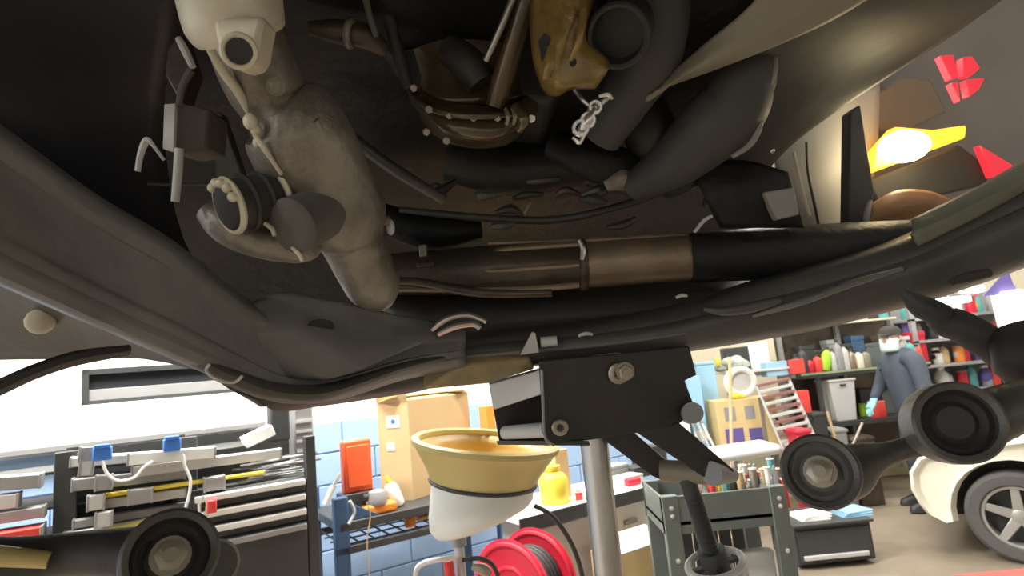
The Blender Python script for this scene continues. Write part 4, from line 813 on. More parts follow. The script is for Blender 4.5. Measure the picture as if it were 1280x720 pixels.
# low black cabinet
a, b_, c, d = rect(990, 1088, 629, 664, 4.5); 
lc = thing('low_cabinet', 'low black tool cabinet on the floor behind the control arm', 'cabinet', ((a+b_)/2, 4.5, 0))
d = .30
B().box(a, b_, 4.52, 4.95, .03, d).build('body', m_dgrey, lc, bevel=.006); B().box(a-.01, b_+.01, 4.48, 4.97, d, d+.02).build('lid', m_dgrey, lc, bevel=.004); dr = B().box(a+.02, b_-.02, 4.505, 4.52, .05, d-.03).build('drawer', m_dgrey, lc, bevel=.003); B().box(a+.04, b_-.06, 4.48, 4.505, .07, .10).build('handle', m_lgrey, dr, bevel=.004)
for xx in (a+.06, b_-.06): B().cyl((xx-.02, 4.6, .03), (xx+.02, 4.6, .03), .03, seg=12).build('wheel', m_rubber, lc); B().cyl((xx-.02, 4.9, .03), (xx+.02, 4.9, .03), .03, seg=12).build('wheel', m_rubber, lc)
for k, (x, m, w) in enumerate(((1012, m_paper, 'white paper sheets at the left of the low black cabinet'), (1064, m_lblue, 'pale blue folded wipes at the right of the low black cabinet'))):
    q = Yp(x, 630, 4.62); o = thing('paper_sheets', w, 'paper', (q.x, 4.65, d+.02)); 
    for j in range(3): B().obox((q.x+.01*j, 4.65+.01*j, d+.026+.012*j), .22, .2, .008, rotz(.1*j)).build('sheet', m, o)

# far bench with clutter
fy = 5.6
zb_ = Yp(940, 562, fy).z
a = WEND.x+.2; b_ = Yp(1010, 560, fy).x
fb = thing('far_bench', 'pale cluttered bench along the far wall under the cardboard box', 'bench', (a, fy, 0))
B().box(a, b_, fy, fy+.7, zb_-.05, zb_).build('bench_top', m_lgrey, fb, bevel=.004)
for xx in (a+.03, b_-.09):
    for yy in (fy+.03, fy+.6): B().box(xx, xx+.06, yy, yy+.06, 0, zb_-.05).build('leg', m_grey, fb)
B().box(a+.05, b_-.05, fy+.05, fy+.65, .25, .28).build('lower_shelf', m_grey, fb)
x0, x1, z0, z1 = rect(896, 972, 498, 540, 5.65)
cbx = thing('taped_box', 'yellow tan cardboard box with purple patches on the far bench', 'box', ((x0+x1)/2, 5.65, zb_))
B().box(x0, x1, 5.65, 5.95, zb_, z1).build('body', m_cardy, cbx, bevel=.004)
for (u, v, w, h) in ((.22, .72, .18, .28), (.55, .72, .16, .26), (.25, .28, .3, .3), (.6, .25, .22, .3)):
    cx, cz = x0+(x1-x0)*u, zb_+(z1-zb_)*v; B().obox((cx, 5.648, cz), (x1-x0)*w, .003, (z1-zb_)*h).build('patch', m_purple if v < .5 else m_grey, cbx)
B().box(x0+(x1-x0)*.72, x0+(x1-x0)*.78, 5.645, 5.65, zb_, z1).build('tape', m_shield, cbx)
q = Vector((Yp(930, 500, 5.75).x, 5.78, z1)); spool = thing('white_spool', 'white round coil of cable standing on the taped box', 'coil', tuple(q))
for k in range(3): B().torus(q+Vector((0, -.03+.03*k, .155)), (0, 1, .15), .125, .028, 28, 8).build('turn', m_whitep, spool)
B().lathe(q+Vector((0, .0, .155)), (0, 1, .15), [(.10, -.03), (.10, .03)], 24).build('core', m_lgrey, spool)
q = Vector((Yp(922, 500, 5.66).x, 5.70, z1)); o = thing('yellow_glove', 'crumpled yellow cloth at the front of the taped box top', 'cloth', tuple(q)); B().ball(q+Vector((0, 0, .03)), .045, (1.6, .8, .7)).ball(q+Vector((.06, 0, .02)), .03, (1.3, .8, .7)).build('fold', m_yellow, o)
x0, x1, z0, z1 = rect(873, 897, 452, 512, 5.98)
o = thing('blue_container', 'tall pale blue container at the left of the far bench', 'container', ((x0+x1)/2, 5.98, zb_)); B().box(x0, x1, 5.98, 6.16, zb_, z1-.03).build('body', m_lblue, o, bevel=.015); B().box(x0-.005, x1+.005, 5.975, 6.165, z1-.03, z1).build('lid', m_lblue, o, bevel=.006)
x0, x1, z0, z1 = rect(860, 878, 470, 515, 5.75); o = thing('blue_carton', 'small pale blue carton beside the tall blue container', 'carton', ((x0+x1)/2, 5.75, zb_)); B().box(x0, x1, 5.75, 5.85, zb_, z1).build('body', m_lblue, o, bevel=.006); B().box(x0+.01, x1-.01, 5.745, 5.75, zb_+.1, zb_+.2).build('label', m_paper, o)
q0, q1 = Yp(905, 590, 5.0), Yp(912, 448, 5.5); q0.z = .0; q0.y = 5.05
br = thing('broom', 'wooden broom handle leaning against the far bench', 'broom', tuple(q0)); B().cyl(q0+(q1-q0)*.08, q1, .016, seg=10).build('handle', m_wood, br); B().box(q0.x-.15, q0.x+.18, q0.y-.03, q0.y+.05, .07, .13).build('head', m_wood, br, bevel=.008); B().box(q0.x-.15, q0.x+.18, q0.y-.025, q0.y+.045, 0, .07).build('bristles', m_ochre, br)
for k, (x, lab_) in enumerate(((880, 'grey metal strip leaning left of the taped box'), (887, 'pale metal strip leaning beside the taped box'), (893, 'short pale strip touching the taped box'))):
    q = Yp(x, 545, 5.62); q.z = zb_; o = thing('metal_strip', lab_, 'strip', tuple(q), 'strips leaning by the taped box'); B().bar(q, q+Vector((-.09+.01*k, .1, .36-.04*k)), .025, .01).build('body', [m_grey, m_lgrey, m_whitep][k], o, bevel=.002); B().ball(q+Vector((-.09+.01*k, .1, .36-.04*k)), .016).build('tip', m_grey, o)
q = Yp(872, 545, 5.3); q.z = zb_; 
o = thing('yellow_jug', 'yellow jug with black strap behind the bracket arm', 'jug', (q.x, fy+.12, zb_)); B().lathe((q.x, fy+.12, zb_), (0, 0, 1), [(.07, 0), (.075, .02), (.075, .12), (.04, .16), (.03, .18)], 18).build('body', m_yellow, o); B().torus((q.x+.07, fy+.12, zb_+.1), (0, 1, 0), .05, .010, 20, 6).build('handle', m_dgrey, o)
q = Yp(920, 455, 6.2); o = thing('plastic_bag', 'crumpled grey green plastic bag on the wall shelf', 'bag', (q.x, 6.2, q.z-.06)); bb = B()
for k in range(7): bb.ball(q+Vector((random.uniform(-.16, .16), random.uniform(-.05, .05), random.uniform(-.04, .05))), random.uniform(.05, .08), (1.2, 1, .8), 8, 5)
bb.build('folds', mat('bag_plastic', (.42, .47, .40), .35, 0, .3, 20, .5, 30), o); B().ball(q+Vector((-.2, -.03, .04)), .035, (.8, 1, 1.5)).build('yellow_corner', m_yellow, o)
x0, x1, z0, z1 = rect(900, 990, 467, 471, 6.35)
sh = thing('wall_shelf', 'pale wall shelf above the taped box', 'shelf', (x0, 6.1, z0)); B().box(x0, x1, 6.08, 6.5, q.z-.10, q.z-.08).build('board', m_lgrey, sh, bevel=.003)
for xx in (x0+.1, x1-.1): B().box(xx, xx+.03, 6.12, 6.5, q.z-.2, q.z-.1).build('bracket', m_grey, sh); B().box(xx, xx+.04, 6.46, 6.5, 0, q.z-.1).build('upright', m_grey, sh)
o = carton('dark_case', 'dark case on the wall shelf behind the plastic bag', 905, 938, 434, 462, 6.32, .1, m_dgrey, 'case'); o.location.z += 0
o = carton('pale_box', 'pale blue white box on the wall shelf', 938, 962, 428, 470, 6.3, .18, m_whitep)
o = carton('blue_tray', 'light blue tray below the striped chart', 958, 985, 452, 470, 6.1, .15, m_lblue, 'tray')
x0, x1, z0, z1 = rect(972, 998, 418, 456, 6.45)
o = thing('wall_chart', 'cream chart with slanting tan stripes on the far wall', 'chart', (x0, 7.5, z0)); x0, x1, z0, z1 = rect(972, 1000, 412, 458, 7.55); B().box(x0, x1, 7.55, 7.59, z0, z1).build('sheet', m_paper, o)
for k in range(5): B().obox(((x0+x1)/2, 7.546, z0+(z1-z0)*(.15+.18*k)), (x1-x0)*.85, .004, (z1-z0)*.08, roty(.25)).build('stripe', m_shield, o)
o = carton('red_box', 'small red box under the long green edged shelf', 991, 1006, 449, 467, 6.0, .1, m_redp)
# slatted rack leaning
q0, q1 = Yp(966, 478, 5.6), Yp(1000, 556, 5.5)
sr = thing('louvred_panel', 'leaning louvred panel of dull red and white slats on the far bench', 'panel', tuple(q1))
e = (q1-q0); w = Vector((.155, 0, .02))
B().bar(q0-w, q1-w, .03, .02).build('side', m_lgrey, sr); B().bar(q0+w, q1+w, .03, .02).build('side', m_lgrey, sr)
for k in range(11): B().bar(q0+e*(k/10)-w, q0+e*(k/10)+w, .05, .026).build('slat', m_lgrey if k % 2 else mat('dull_red_slat%d' % k, (.26, .12, .11), .5), sr, bevel=.003)
# long shelf with goods
sy = 6.3
x0, x1, z0, z1 = rect(1000, 1165, 460, 470, sy)
zs = Yp(1045, 464, sy).z
ls = thing('goods_shelf', 'long dark shelf with a pale green edge full of bottles', 'shelf', (x0, sy, 0))
B().box(x0, x1, sy, sy+.5, zs-.05, zs).build('shelf_board', m_dgrey, ls, bevel=.003); B().box(x0, x1, sy-.012, sy, zs-.016, zs+.006).build('edge', mat('green_edge', (.30, .36, .22), .5), ls)
z2 = Yp(1045, 528, sy).z
B().box(Yp(1030, 520, sy).x, x1, sy, sy+.5, z2-.05, z2).build('shelf_board', m_dgrey, ls, bevel=.003)
z3 = Yp(1045, 402, sy).z; B().box(x0+.1, x1-.1, sy+.25, sy+.5, z3-.02, z3).build('shelf_board', m_cream, ls, bevel=.003)
for xx in (x0+.02, (x0+x1)/2, x1-.06): B().box(xx, xx+.04, sy+.44, sy+.5, 0, z3).build('upright', m_grey, ls); 
for xx in (Yp(1030, 520, sy).x, x1-.06): B().box(xx, xx+.04, sy+.02, sy+.06, 0, zs-.05).build('upright', m_dgrey, ls)
B().box(x0, x1, sy+.5, sy+.52, .3, z3+.25).build('back_panel', m_exhd, ls)
for k, (px_c, w_, h_, m, n_) in enumerate([(1008, .16, .30, m_dgrey, 'black'), (1024, .14, .24, m_exhd, 'brown'), (1040, .12, .34, m_grey, 'grey'), (1056, .13, .28, m_dgrey, 'charcoal'), (1072, .14, .36, m_blue, 'dark blue'), (1090, .16, .26, m_cart, 'green grey'), (1108, .16, .34, m_exh, 'tan brown'), (1128, .16, .3, m_lgrey, 'pale grey'), (1148, .15, .34, m_red, 'dark red')]):
    xx = Yp(px_c, 450, sy+.34).x; o = thing('storage_box', '%s storage box behind the bottles on the long green edged shelf' % n_, 'box', (xx, sy+.34, zs), 'boxes behind the bottles')
    B().box(xx-w_/2, xx+w_/2, sy+.27, sy+.42, zs, zs+h_*.85).build('body', m, o, bevel=.006); B().box(xx-w_/2-.005, xx+w_/2+.005, sy+.265, sy+.425, zs+h_*.85, zs+h_).build('lid', m, o, bevel=.005)
for k, (px_c, w_, h_, m, n_) in enumerate([(1036, .1, .22, m_dgrey, 'black'), (1082, .14, .30, m_dgrey, 'tall black'), (1112, .18, .26, m_cart, 'green grey'), (1136, .18, .22, m_exhd, 'brown'), (1158, .16, .28, m_grey, 'grey')]):
    xx = Yp(px_c, 510, sy+.36).x; o = thing('parts_crate', '%s parts crate on the lower dark shelf behind the grey bin' % n_, 'crate', (xx, sy+.36, z2), 'crates on the lower shelf')
    B().box(xx-w_/2, xx+w_/2, sy+.30, sy+.42, z2, z2+h_).build('body', m, o, bevel=.006); B().box(xx-w_/2-.006, xx+w_/2+.006, sy+.294, sy+.426, z2+h_-.03, z2+h_-.008).build('rim', m, o, bevel=.003)
items = [(1003, .05, .22, m_dgrey, 'black'), (1012, .045, .30, m_dgrey, 'tall black'), (1020, .04, .16, m_red, 'dark red'), (1030, .045, .20, m_redp, 'red'), (1038, .05, .26, m_green, 'lime green'), (1050, .035, .24, m_lgrey, 'slim silver'), (1058, .045, .34, m_grey, 'tall blue grey'), (1066, .04, .28, m_lgrey, 'pale grey'), (1074, .04, .22, m_exh, 'brown'), (1083, .045, .20, m_cream, 'cream'), (1092, .045, .20, m_shield, 'tan'), (1150, .05, .26, m_teal, 'teal'), (1158, .05, .2, m_redp, 'bright red')]
for x, r, h, m, n_ in items: bottle(n_+' bottle on the long green edged shelf', x, sy+.12, zs, r, h, m, m_dgrey, lean=.25 if n_ == 'lime green' else 0, group='bottles on the long shelf')
for x, r, h, m, n_ in [(1010, .05, .1, m_redp, 'red'), (1030, .05, .12, m_dgrey, 'black'), (1052, .05, .14, m_lgrey, 'pale'), (1078, .05, .12, m_ochre, 'ochre'), (1098, .05, .1, m_grey, 'grey'), (1125, .05, .12, m_teal, 'teal')]: can(n_+' paint can on the high cream shelf', x, sy+.38, z3, r, h, m, group='cans on the high shelf')
a, b_, c, d = rect(1040, 1073, 475, 512, sy-.02)
o = thing('grey_bin', 'pale grey plastic bin on the lower dark shelf', 'bin', ((a+b_)/2, sy, z2)); B().hexa([(a+.03, sy+.03, z2), (b_-.03, sy+.03, z2), (b_-.03, sy+.25, z2), (a+.03, sy+.25, z2), (a, sy-.0, d), (b_, sy-.0, d), (b_, sy+.28, d), (a, sy+.28, d)]).build('body', m_lgrey, o, bevel=.01); B().box(a-.01, b_+.01, sy-.012, sy+.29, d-.01, d+.012).build('rim', m_lgrey, o, bevel=.005); B().box((a+b_)/2-.03, (a+b_)/2+.03, sy-.016, sy-.002, d-.06, d-.04).build('handle', m_dgrey, o)
o = carton('red_carton', 'upright red carton left of the pale grey bin', 1001, 1013, 488, 516, 5.9, .1, m_redp); 
can('round red tin right of the pale grey bin', 1094, sy+.1, z2, .085, .17, m_redp, 'red_tin', 'tin')
for k, (x, m, w) in enumerate(((1080, m_shield, 'tan'), (1085, m_grey, 'grey'), (1076, m_green, 'green'))):
    can(w+' little jar behind the round red tin', x, sy+.32, z2, .04, .1+.02*k, m, 'jar', 'jar')
# things under the shelf
for k, (x0_, x1_, y0_, y1_, m, nm, cat) in enumerate([(1018, 1036, 515, 560, m_dgrey, 'black plastic drum under the lower dark shelf', 'drum'), (1042, 1062, 535, 580, m_grey, 'grey crate under the lower dark shelf', 'crate'), (1066, 1096, 545, 585, m_exhd, 'brown crate under the lower dark shelf', 'crate'), (996, 1014, 536, 556, m_red, 'dark red stacked trays left of the black drum', 'trays')]):
    yq = 5.3 if cat == 'trays' else 6.0; a, b_, c, d = rect(x0_, x1_, y0_, y1_, yq); o = thing(cat, nm, cat, ((a+b_)/2, yq, 0))
    B().box(a, b_, yq, yq+.2, 0, d).build('body', m, o, bevel=.015); B().box(a-.01, b_+.01, yq-.01, yq+.21, d-.04, d-.015).build('rim', m, o, bevel=.004)
for k, (x, y, x2, y2, m, nm) in enumerate(((1048, 560, 1034, 515, m_wood, 'wooden stick leaning over the black drum'), (1064, 560, 1078, 528, m_steel, 'steel rod leaning under the lower dark shelf'), (990, 552, 970, 522, m_dgrey, 'black rod crossing the louvred panel'))):
    tag(B().cyl(Yp(x, y, 5.62), Yp(x2, y2, 5.58), .012, seg=8).build('rod', m), nm, 'rod')
# shelves on the far right with heaped goods
gx0, gx1 = Yp(1148, 470, 6.6).x, Yp(1340, 470, 6.6).x
gs = thing('goods_rack', 'tall rack heaped with coloured goods at the far right', 'rack', (gx0, 6.6, 0))
levels = [Yp(1210, y, 6.6).z for y in (486, 452, 420, 392)]
for zz in levels: B().box(gx0, gx1, 6.55, 7.1, zz-.03, zz).build('shelf_board', m_grey, gs, bevel=.003)
for xx in (gx0, gx1-.05):
    for yy in (6.55, 7.05): B().box(xx, xx+.05, yy, yy+.05, 0, levels[-1]+.3).build('post', m_grey, gs)
B().box(gx0, gx1, 7.1, 7.12, .3, levels[-1]+.28).build('back_panel', m_grey, gs)
pal = [(m_redp, 'red'), (m_teal, 'teal'), (m_lgrey, 'pale grey'), (m_dgrey, 'black'), (m_purple, 'purple'), (m_orange2, 'orange'), (m_whitep, 'white'), (m_grey, 'mid grey'), (m_red, 'crimson'), (m_wood, 'tan')]
lv = ['lowest', 'second', 'third', 'top']
for li, zz in enumerate(levels):
    for k in range(14):
        m, n_ = pal[(k*3+li*7) % 10]; x = 1154+k*9.4+random.uniform(-2, 2); hh = random.uniform(.15, .29)
        if k % 3 == 0: can('%s tin on the %s shelf of the tall rack' % (n_, lv[li]), x, 6.75, zz, .055, hh*.8, m, 'tin', 'tin', 'goods on the tall rack')
        elif k % 3 == 1: bottle('%s bottle on the %s shelf of the tall rack' % (n_, lv[li]), x, 6.75, zz, .05, hh, m, pal[k % 10][0], group='goods on the tall rack')
        else:
            xx = Yp(x, 450, 6.75).x; o = thing('goods_bag', '%s soft pack on the %s shelf of the tall rack' % (n_, lv[li]), 'pack', (xx, 6.75, zz), 'goods on the tall rack')
            B().ball((xx, 6.75, zz+hh*.42), hh*.42, (.62, .6, 1), 10, 6).build('body', m, o); B().obox((xx, 6.75, zz+hh*.86), .07, .03, .03).build('seal', m_whitep, o)
# sign lamp, purple pennant high on the right
p = Yp(1270, 388, 6.2); o = thing('wall_lamp', 'bright white box lamp high at the right edge', 'lamp', tuple(p)); B().obox(p, .26, .12, .42).build('diffuser', m_tube, o, bevel=.01); B().obox(p+Vector((0, .08, 0)), .3, .05, .46).build('back_box', m_whitep, o); B().box(p.x-.02, p.x+.02, p.y+.1, p.y+.14, 0, p.z).build('stand', m_grey, o)
p = Yp(1250, 356, 6.2); o = thing('pennant', 'purple triangular pennant hanging above the white box lamp', 'pennant', tuple(p)); B().prism([p+Vector((-.2, 0, -.1)), p+Vector((.16, 0, -.12)), p+Vector((.12, 0, .16))], (0, .012, 0)).build('cloth', m_purple, o); B().cyl(p+Vector((.12, .005, .16)), Vector((p.x+.12, p.y, 4.2)), .006, seg=8).build('cord', m_dgrey, o)
for k, (x, y, nm) in enumerate(((1186, 376, 'long white light box above the tall rack'), (1215, 362, 'small oval white lamp above the tall rack'))):
    p = Yp(x, y, 6.3); o = thing('hanging_lamp', nm, 'lamp', tuple(p)); B().obox(p, .42-.2*k, .12, .07).build('diffuser', m_tube, o, bevel=.02); B().cyl(p+Vector((0, 0, .03)), Vector((p.x, p.y, 4.2)), .006, seg=8).build('cord', m_grey, o)
x0, x1, z0, z1 = rect(1075, 1150, 376, 446, 6.9)
o = thing('cream_cabinet', 'bright cream cabinet against the far wall behind the masked person', 'cabinet', ((x0+x1)/2, 6.9, 0)); B().box(x0, x1, 7.2, 7.58, 0, z1).build('body', m_cream, o, bevel=.01); 
for s in (0, 1): dr = B().box(x0+.02+s*(x1-x0)/2, x0-.02+(s+1)*(x1-x0)/2, 7.18, 7.2, .1, z1-.05).build('door', m_cream, o, bevel=.004); B().box((x0+x1)/2+(-.06 if s == 0 else .03), (x0+x1)/2+(-.03 if s == 0 else .06), 7.16, 7.18, 1.0, 1.2).build('handle', m_grey, dr)

# ================================================================== PERSON
def person():
    ft = Zp(1158, 635, 0.0); X, Y0 = ft.x, ft.y
    t = thing('person', 'person in navy coveralls with cap, face mask and light blue gloves', 'person', (X, Y0, 0))
    t.rotation_euler.y = .07; t.scale = (1.08, 1.08, 1.0)
    J = {}; edges = []
    def v(n, x, y, z, r, par=None): J[n] = (len(J), Vector((x, y, z)), r); edges.append((par, n)) if par else None
    # facing the viewer's left (-x), a little towards the viewer; leaning slightly forward
    v('pelvis', 0, 0, .95, .17); v('waist', -.02, 0, 1.10, .16, 'pelvis'); v('chest', -.05, -.01, 1.30, .19, 'waist'); v('neckb', -.08, -.01, 1.45, .09, 'chest'); v('neck', -.10, -.015, 1.50, .055, 'neckb')
    v('hipL', .0, -.10, .88, .105, 'pelvis'); v('kneeL', -.06, -.13, .50, .078, 'hipL'); v('ankL', .02, -.13, .10, .062, 'kneeL')
    v('hipR', .02, .10, .88, .105, 'pelvis'); v('kneeR', .02, .14, .50, .078, 'hipR'); v('ankR', .12, .15, .10, .062, 'kneeR')
    v('shL', -.06, -.19, 1.40, .088, 'neckb'); v('elL', -.05, -.25, 1.12, .058, 'shL'); v('wrL', -.13, -.26, .87, .042, 'elL')
    v('shR', -.06, .18, 1.40, .088, 'neckb'); v('elR', -.12, .26, 1.14, .056, 'shR'); v('wrR', -.22, .22, 1.00, .042, 'elR')
    me = bpy.data.meshes.new('body'); me.from_pydata([tuple(q[1]) for q in J.values()], [(J[a][0], J[b][0]) for a, b in edges], []); me.update()
    o = bpy.data.objects.new('body', me); COL.objects.link(o); o.parent = t; ORG[o.name] = ORG[t.name]; me.materials.append(m_navy)
    sk = o.modifiers.new('skin', 'SKIN'); sk.use_smooth_shade = True
    for i, q in enumerate(J.values()): me.skin_vertices[0].data[i].radius = (q[2], q[2]); me.skin_vertices[0].data[i].use_root = (i == 0)
    ss = o.modifiers.new('sub', 'SUBSURF'); ss.levels = ss.render_levels = 2
    O = Vector((X, Y0, 0)); hc = O+Vector((-.14, -.02, 1.605)); fwd = Vector((-.86, -.5, -.08)).normalized(); side = fwd.cross(Vector((0, 0, 1))).normalized(); upv = side.cross(fwd)
    # head: rings along the vertical with face profile
    prof = [(-.115, .045, .055, .02), (-.10, .055, .068, .02), (-.06, .068, .085, .008), (0, .074, .096, 0), (.05, .074, .098, -.004), (.09, .06, .08, -.008), (.115, .03, .04, -.008)]
    rs = []
    for h, rx_, ry_, sh_ in prof:
        rs.append([hc+upv*h+fwd*(sh_+ry_*math.cos(k*2*math.pi/20))+side*rx_*math.sin(k*2*math.pi/20) for k in range(20)])
    hd = B().rings(rs).build('head', m_skin, t, 60, sub=1)
    B().tube([O+Vector((-.085, -.012, 1.46)), hc-upv*.08], .052, 14).build('neck', m_skin, hd)
    B().tube([hc+fwd*.094+upv*.012, hc+fwd*.118-upv*.022, hc+fwd*.100-upv*.034], [.010, .016, .012], 8).build('nose', m_skin, hd)
    for s in (-1, 1):
        B().ball(hc+fwd*.086+side*s*.032+upv*.018, .011).build('eye', m_white, hd); B().ball(hc+fwd*.095+side*s*.032+upv*.018, .005).build('pupil', m_dgrey, hd)
        B().ball(hc+side*s*.076-fwd*.008, .026, (.5, .8, 1.2)).build('ear', m_skin, hd)
        B().tube([hc+fwd*.085+side*s*.05+upv*.036, hc+fwd*.094+side*s*.03+upv*.04], .004, 6).build('brow', m_cap, hd)
    rs = []
    for h, e in ((.006, .004), (-.02, .010), (-.06, .014), (-.095, .010), (-.118, .0)):
        rs.append([hc+upv*h+fwd*((.10+e)*math.cos(a))+side*((.080+e*.3)*math.sin(a)) for a in [(-1.25+2.5*k/14) for k in range(15)]])
    B().grid(rs).build('face_mask', m_mask, t, 60, solid=.004)
    for s in (-1, 1): B().tube([hc+fwd*.03+side*s*.08-upv*.02, hc-fwd*.02+side*s*.085+upv*.01], .003, 6).build('mask_loop', m_mask, t)
    B().rings([[hc+upv*h-fwd*.004+fwd*ry_*math.cos(k*2*math.pi/20)+side*rx_*math.sin(k*2*math.pi/20) for k in range(20)] for h, rx_, ry_ in ((.035, .084, .108), (.08, .082, .105), (.115, .062, .08), (.132, .02, .03))]).build('cap', m_cap, t, 60)
    B().prism([hc+upv*.042+fwd*.095+side*.06, hc+upv*.038+fwd*.16+side*.04, hc+upv*.036+fwd*.172, hc+upv*.038+fwd*.16-side*.04, hc+upv*.042+fwd*.095-side*.06], upv*.008).build('cap_peak', m_cap, t, bevel=.002)
    B().tube([O+Vector((-.10+.07*math.cos(a), -.012+.075*math.sin(a), 1.475+.012*math.cos(a))) for a in [k*2*math.pi/16 for k in range(17)]], .016, 8).build('collar', m_navy, t)
    B().tube([O+Vector((-.015+.13*math.cos(a)*1.02, .135*math.sin(a)*1.02, 1.06)) for a in [k*2*math.pi/20 for k in range(21)]], .012, 6).build('belt_seam', m_navy, t)
    # hands
    for wr, el, s in (('wrL', 'elL', 1), ('wrR', 'elR', -1)):
        w = O+J[wr][1]; dr_ = (J[wr][1]-J[el][1]).normalized(); sd = dr_.cross(Vector((0, 1, 0))).normalized(); nm = dr_.cross(sd)
        hand = B().tube([w-dr_*.03, w+dr_*.02, w+dr_*.06, w+dr_*.10], [.034, .036, .044, .038], 12, squash=.6).build('glove', m_glove, t)
        for k in range(4):
            b0 = w+dr_*.095+nm*(-.030+.020*k); L_ = [.065, .075, .07, .055][k]
            B().tube([b0, b0+dr_*L_*.5+sd*.006, b0+dr_*L_*.85+sd*.022, b0+dr_*L_+sd*.036], [.010, .0095, .009, .007], 8).build('finger', m_glove, hand)
        b0 = w+dr_*.04-nm*.035; B().tube([b0, b0+dr_*.03-nm*.02+sd*.008, b0+dr_*.06-nm*.025+sd*.02], [.012, .011, .008], 8).build('thumb', m_glove, hand)
    for an in ('ankL', 'ankR'):
        p = O+J[an][1]; p.z = 0
        B().rings([[p+Vector((-.09+.155*math.cos(k*2*math.pi/18), .05*math.sin(k*2*math.pi/18), 0)) for k in range(18)], [p+Vector((-.09+.155*math.cos(k*2*math.pi/18), .052*math.sin(k*2*math.pi/18), .045)) for k in range(18)],
                   [p+Vector((-.05+.11*math.cos(k*2*math.pi/18), .047*math.sin(k*2*math.pi/18), .085)) for k in range(18)], [p+Vector((.0+.055*math.cos(k*2*math.pi/18), .045*math.sin(k*2*math.pi/18), .13)) for k in range(18)]]).build('boot', m_shoe, t, 60)
        B().rings([[p+Vector((-.09+.160*math.cos(k*2*math.pi/18), .055*math.sin(k*2*math.pi/18), z)) for k in range(18)] for z in (0, .018)]).build('sole', m_dgrey, t)
person()

# ================================================================== WHITE CAR
wc_ = Zp(1288, 708, 0.0); wc_.z = .31; wyr = wc_.y
wcar = thing('white_car', 'cream white car parked at the right with its front wheel showing', 'car', (wc_.x, wyr, 0))
def cp(dx, z): return Vector((wc_.x+dx, wyr-.02, z))
nose = [(-.57, .38), (-.60, .47), (-.59, .60), (-.52, .70), (-.32, .77), (.1, .83), (.55, .90), (.75, .95), (1.35, 1.36), (2.3, 1.40), (2.9, 1.0), (3.35, .95), (3.42, .55), (3.35, .32)]
arch = lambda cx, r, n=14: [(cx+r*math.cos(t), .31+r*math.sin(t)) for t in [(-.12+(math.pi+.24)*k/n) for k in range(n+1)]]
under = [(3.05, .22)]+[(q[0], q[1]) for q in arch(2.6, .40)]+[(2.15, .2), (.45, .2)]+[(q[0], q[1]) for q in arch(0, .40)]+[(-.44, .25), (-.53, .30)]
poly = [cp(*q) for q in nose]+[cp(*q) for q in under]
def ringy(dy, ins, lift=0):
    c0 = cp(1.3, .7); return [Vector((c0.x+(p.x-c0.x)*(1-ins*.3), p.y+dy, p.z if p.z < .6 else .6+(p.z-.6)*(1-ins))) for p in poly]
bd = B().rings([ringy(.05, .10), ringy(.0, .04), ringy(.02, 0.0), ringy(.3, -.02), ringy(1.3, -.02), ringy(1.58, .0), ringy(1.6, .04), ringy(1.55, .1)]).build('body', m_carw, wcar, 35)
B().rings([[cp(dx, z)+Vector((0, dy, 0)) for dx, z in ((.85, .96), (1.38, 1.32), (2.25, 1.35), (2.75, 1.0))] for dy in (-.035, -.02)]).build('side_window', m_glassd, wcar)
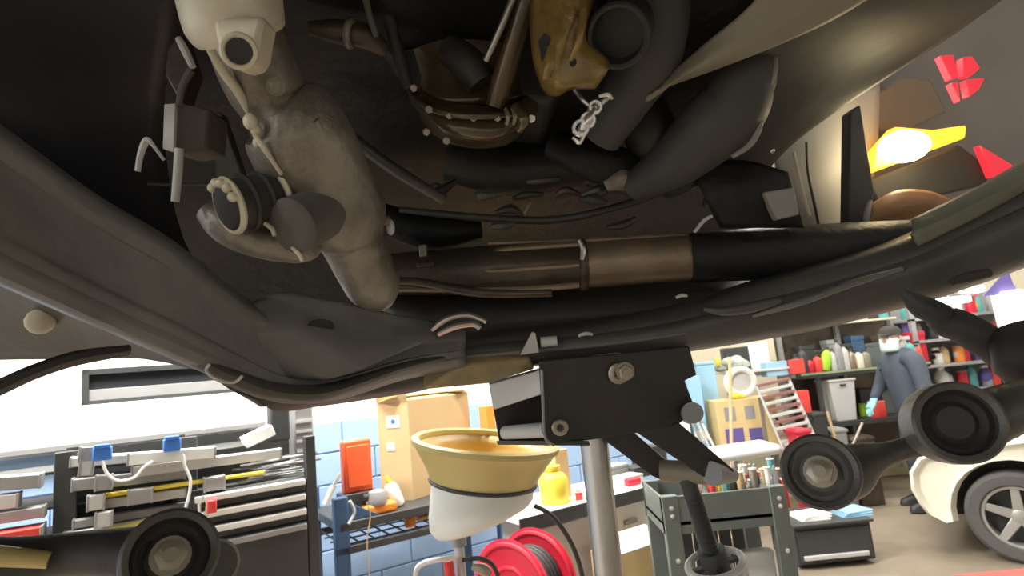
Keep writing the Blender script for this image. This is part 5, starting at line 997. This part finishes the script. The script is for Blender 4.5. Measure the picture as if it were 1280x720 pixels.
for cx in (0, 2.6):
    for yy in (.02, 1.4):
        c_ = Vector((wc_.x+cx, wyr+yy+.09, .31))
        B().grid([[c_+Vector((r_*math.cos(q_), y_, r_*math.sin(q_))) for q_ in [-.15+(math.pi+.3)*k/24 for k in range(25)]] for r_, y_ in ((.402, -.07), (.405, .13), (.1, .13))]).build('arch_liner', m_rubber, wcar, solid=.004)
        ty_ = B().lathe(c_, (0, 1, 0), [(.205, -.085), (.22, -.10), (.28, -.105), (.305, -.08), (.31, 0), (.305, .08), (.28, .10), (.2, .09)], 44, closed=True).build('tyre', m_tyre, wcar)
        B().lathe(c_, (0, 1, 0), [(.19, -.085), (.205, -.09), (.212, -.08), (.205, .05), (.19, .05)], 40, closed=True).build('rim', m_rim, ty_)
        B().lathe(c_, (0, 1, 0), [(.195, .03), (.195, .04)], 32).build('brake_disc', m_dgrey, ty_)
        B().lathe(c_, (0, 1, 0), [(.03, -.07), (.05, -.06), (.05, .03)], 20).build('wheel_hub', m_rim, ty_)
        for k in range(5):
            a_ = k*2*math.pi/5+.3; e = Vector((math.cos(a_), 0, math.sin(a_))); s_ = Vector((-math.sin(a_), 0, math.cos(a_)))
            B().hexa([c_+e*.03-s_*.035+Vector((0, -.06, 0)), c_+e*.03+s_*.035+Vector((0, -.06, 0)), c_+e*.03+s_*.03+Vector((0, -.03, 0)), c_+e*.03-s_*.03+Vector((0, -.03, 0)), c_+e*.195-s_*.025+Vector((0, -.08, 0)), c_+e*.195+s_*.025+Vector((0, -.08, 0)), c_+e*.195+s_*.02+Vector((0, -.04, 0)), c_+e*.195-s_*.02+Vector((0, -.04, 0))]).build('spoke', m_rim, ty_, bevel=.006)
B().ball(cp(-.52, .58)+Vector((0, .22, 0)), .10, (.6, 1.2, .6)).build('headlamp', m_whitep, wcar)
B().obox(cp(-.46, .30)+Vector((0, .8, -.03)), .14, 1.2, .06).build('bumper_lip', m_dgrey, wcar, bevel=.01)
wcar.rotation_euler.z = -.72
# red tray at the bottom right
p = Zp(1300, 734, .62); p.z = .62; o = thing('red_tray', 'red plastic tray with a pale blue rim at the bottom right corner', 'tray', (p.x, p.y, 0))
B().hexa([(p.x-.14, p.y-.1, .52), (p.x+.3, p.y-.1, .52), (p.x+.3, p.y+.15, .52), (p.x-.14, p.y+.15, .52), (p.x-.2, p.y-.14, .62), (p.x+.36, p.y-.14, .62), (p.x+.36, p.y+.2, .62), (p.x-.2, p.y+.2, .62)]).build('tray_body', m_redp, o, bevel=.012)
B().box(p.x-.21, p.x+.37, p.y-.15, p.y-.13, .595, .625).build('rim', m_lblue, o, bevel=.006)
for sx in (-.1, .26):
    for sy_ in (-.06, .12): B().cyl((p.x+sx, p.y+sy_, 0), (p.x+sx, p.y+sy_, .53), .014, seg=10).build('leg', m_grey, o)
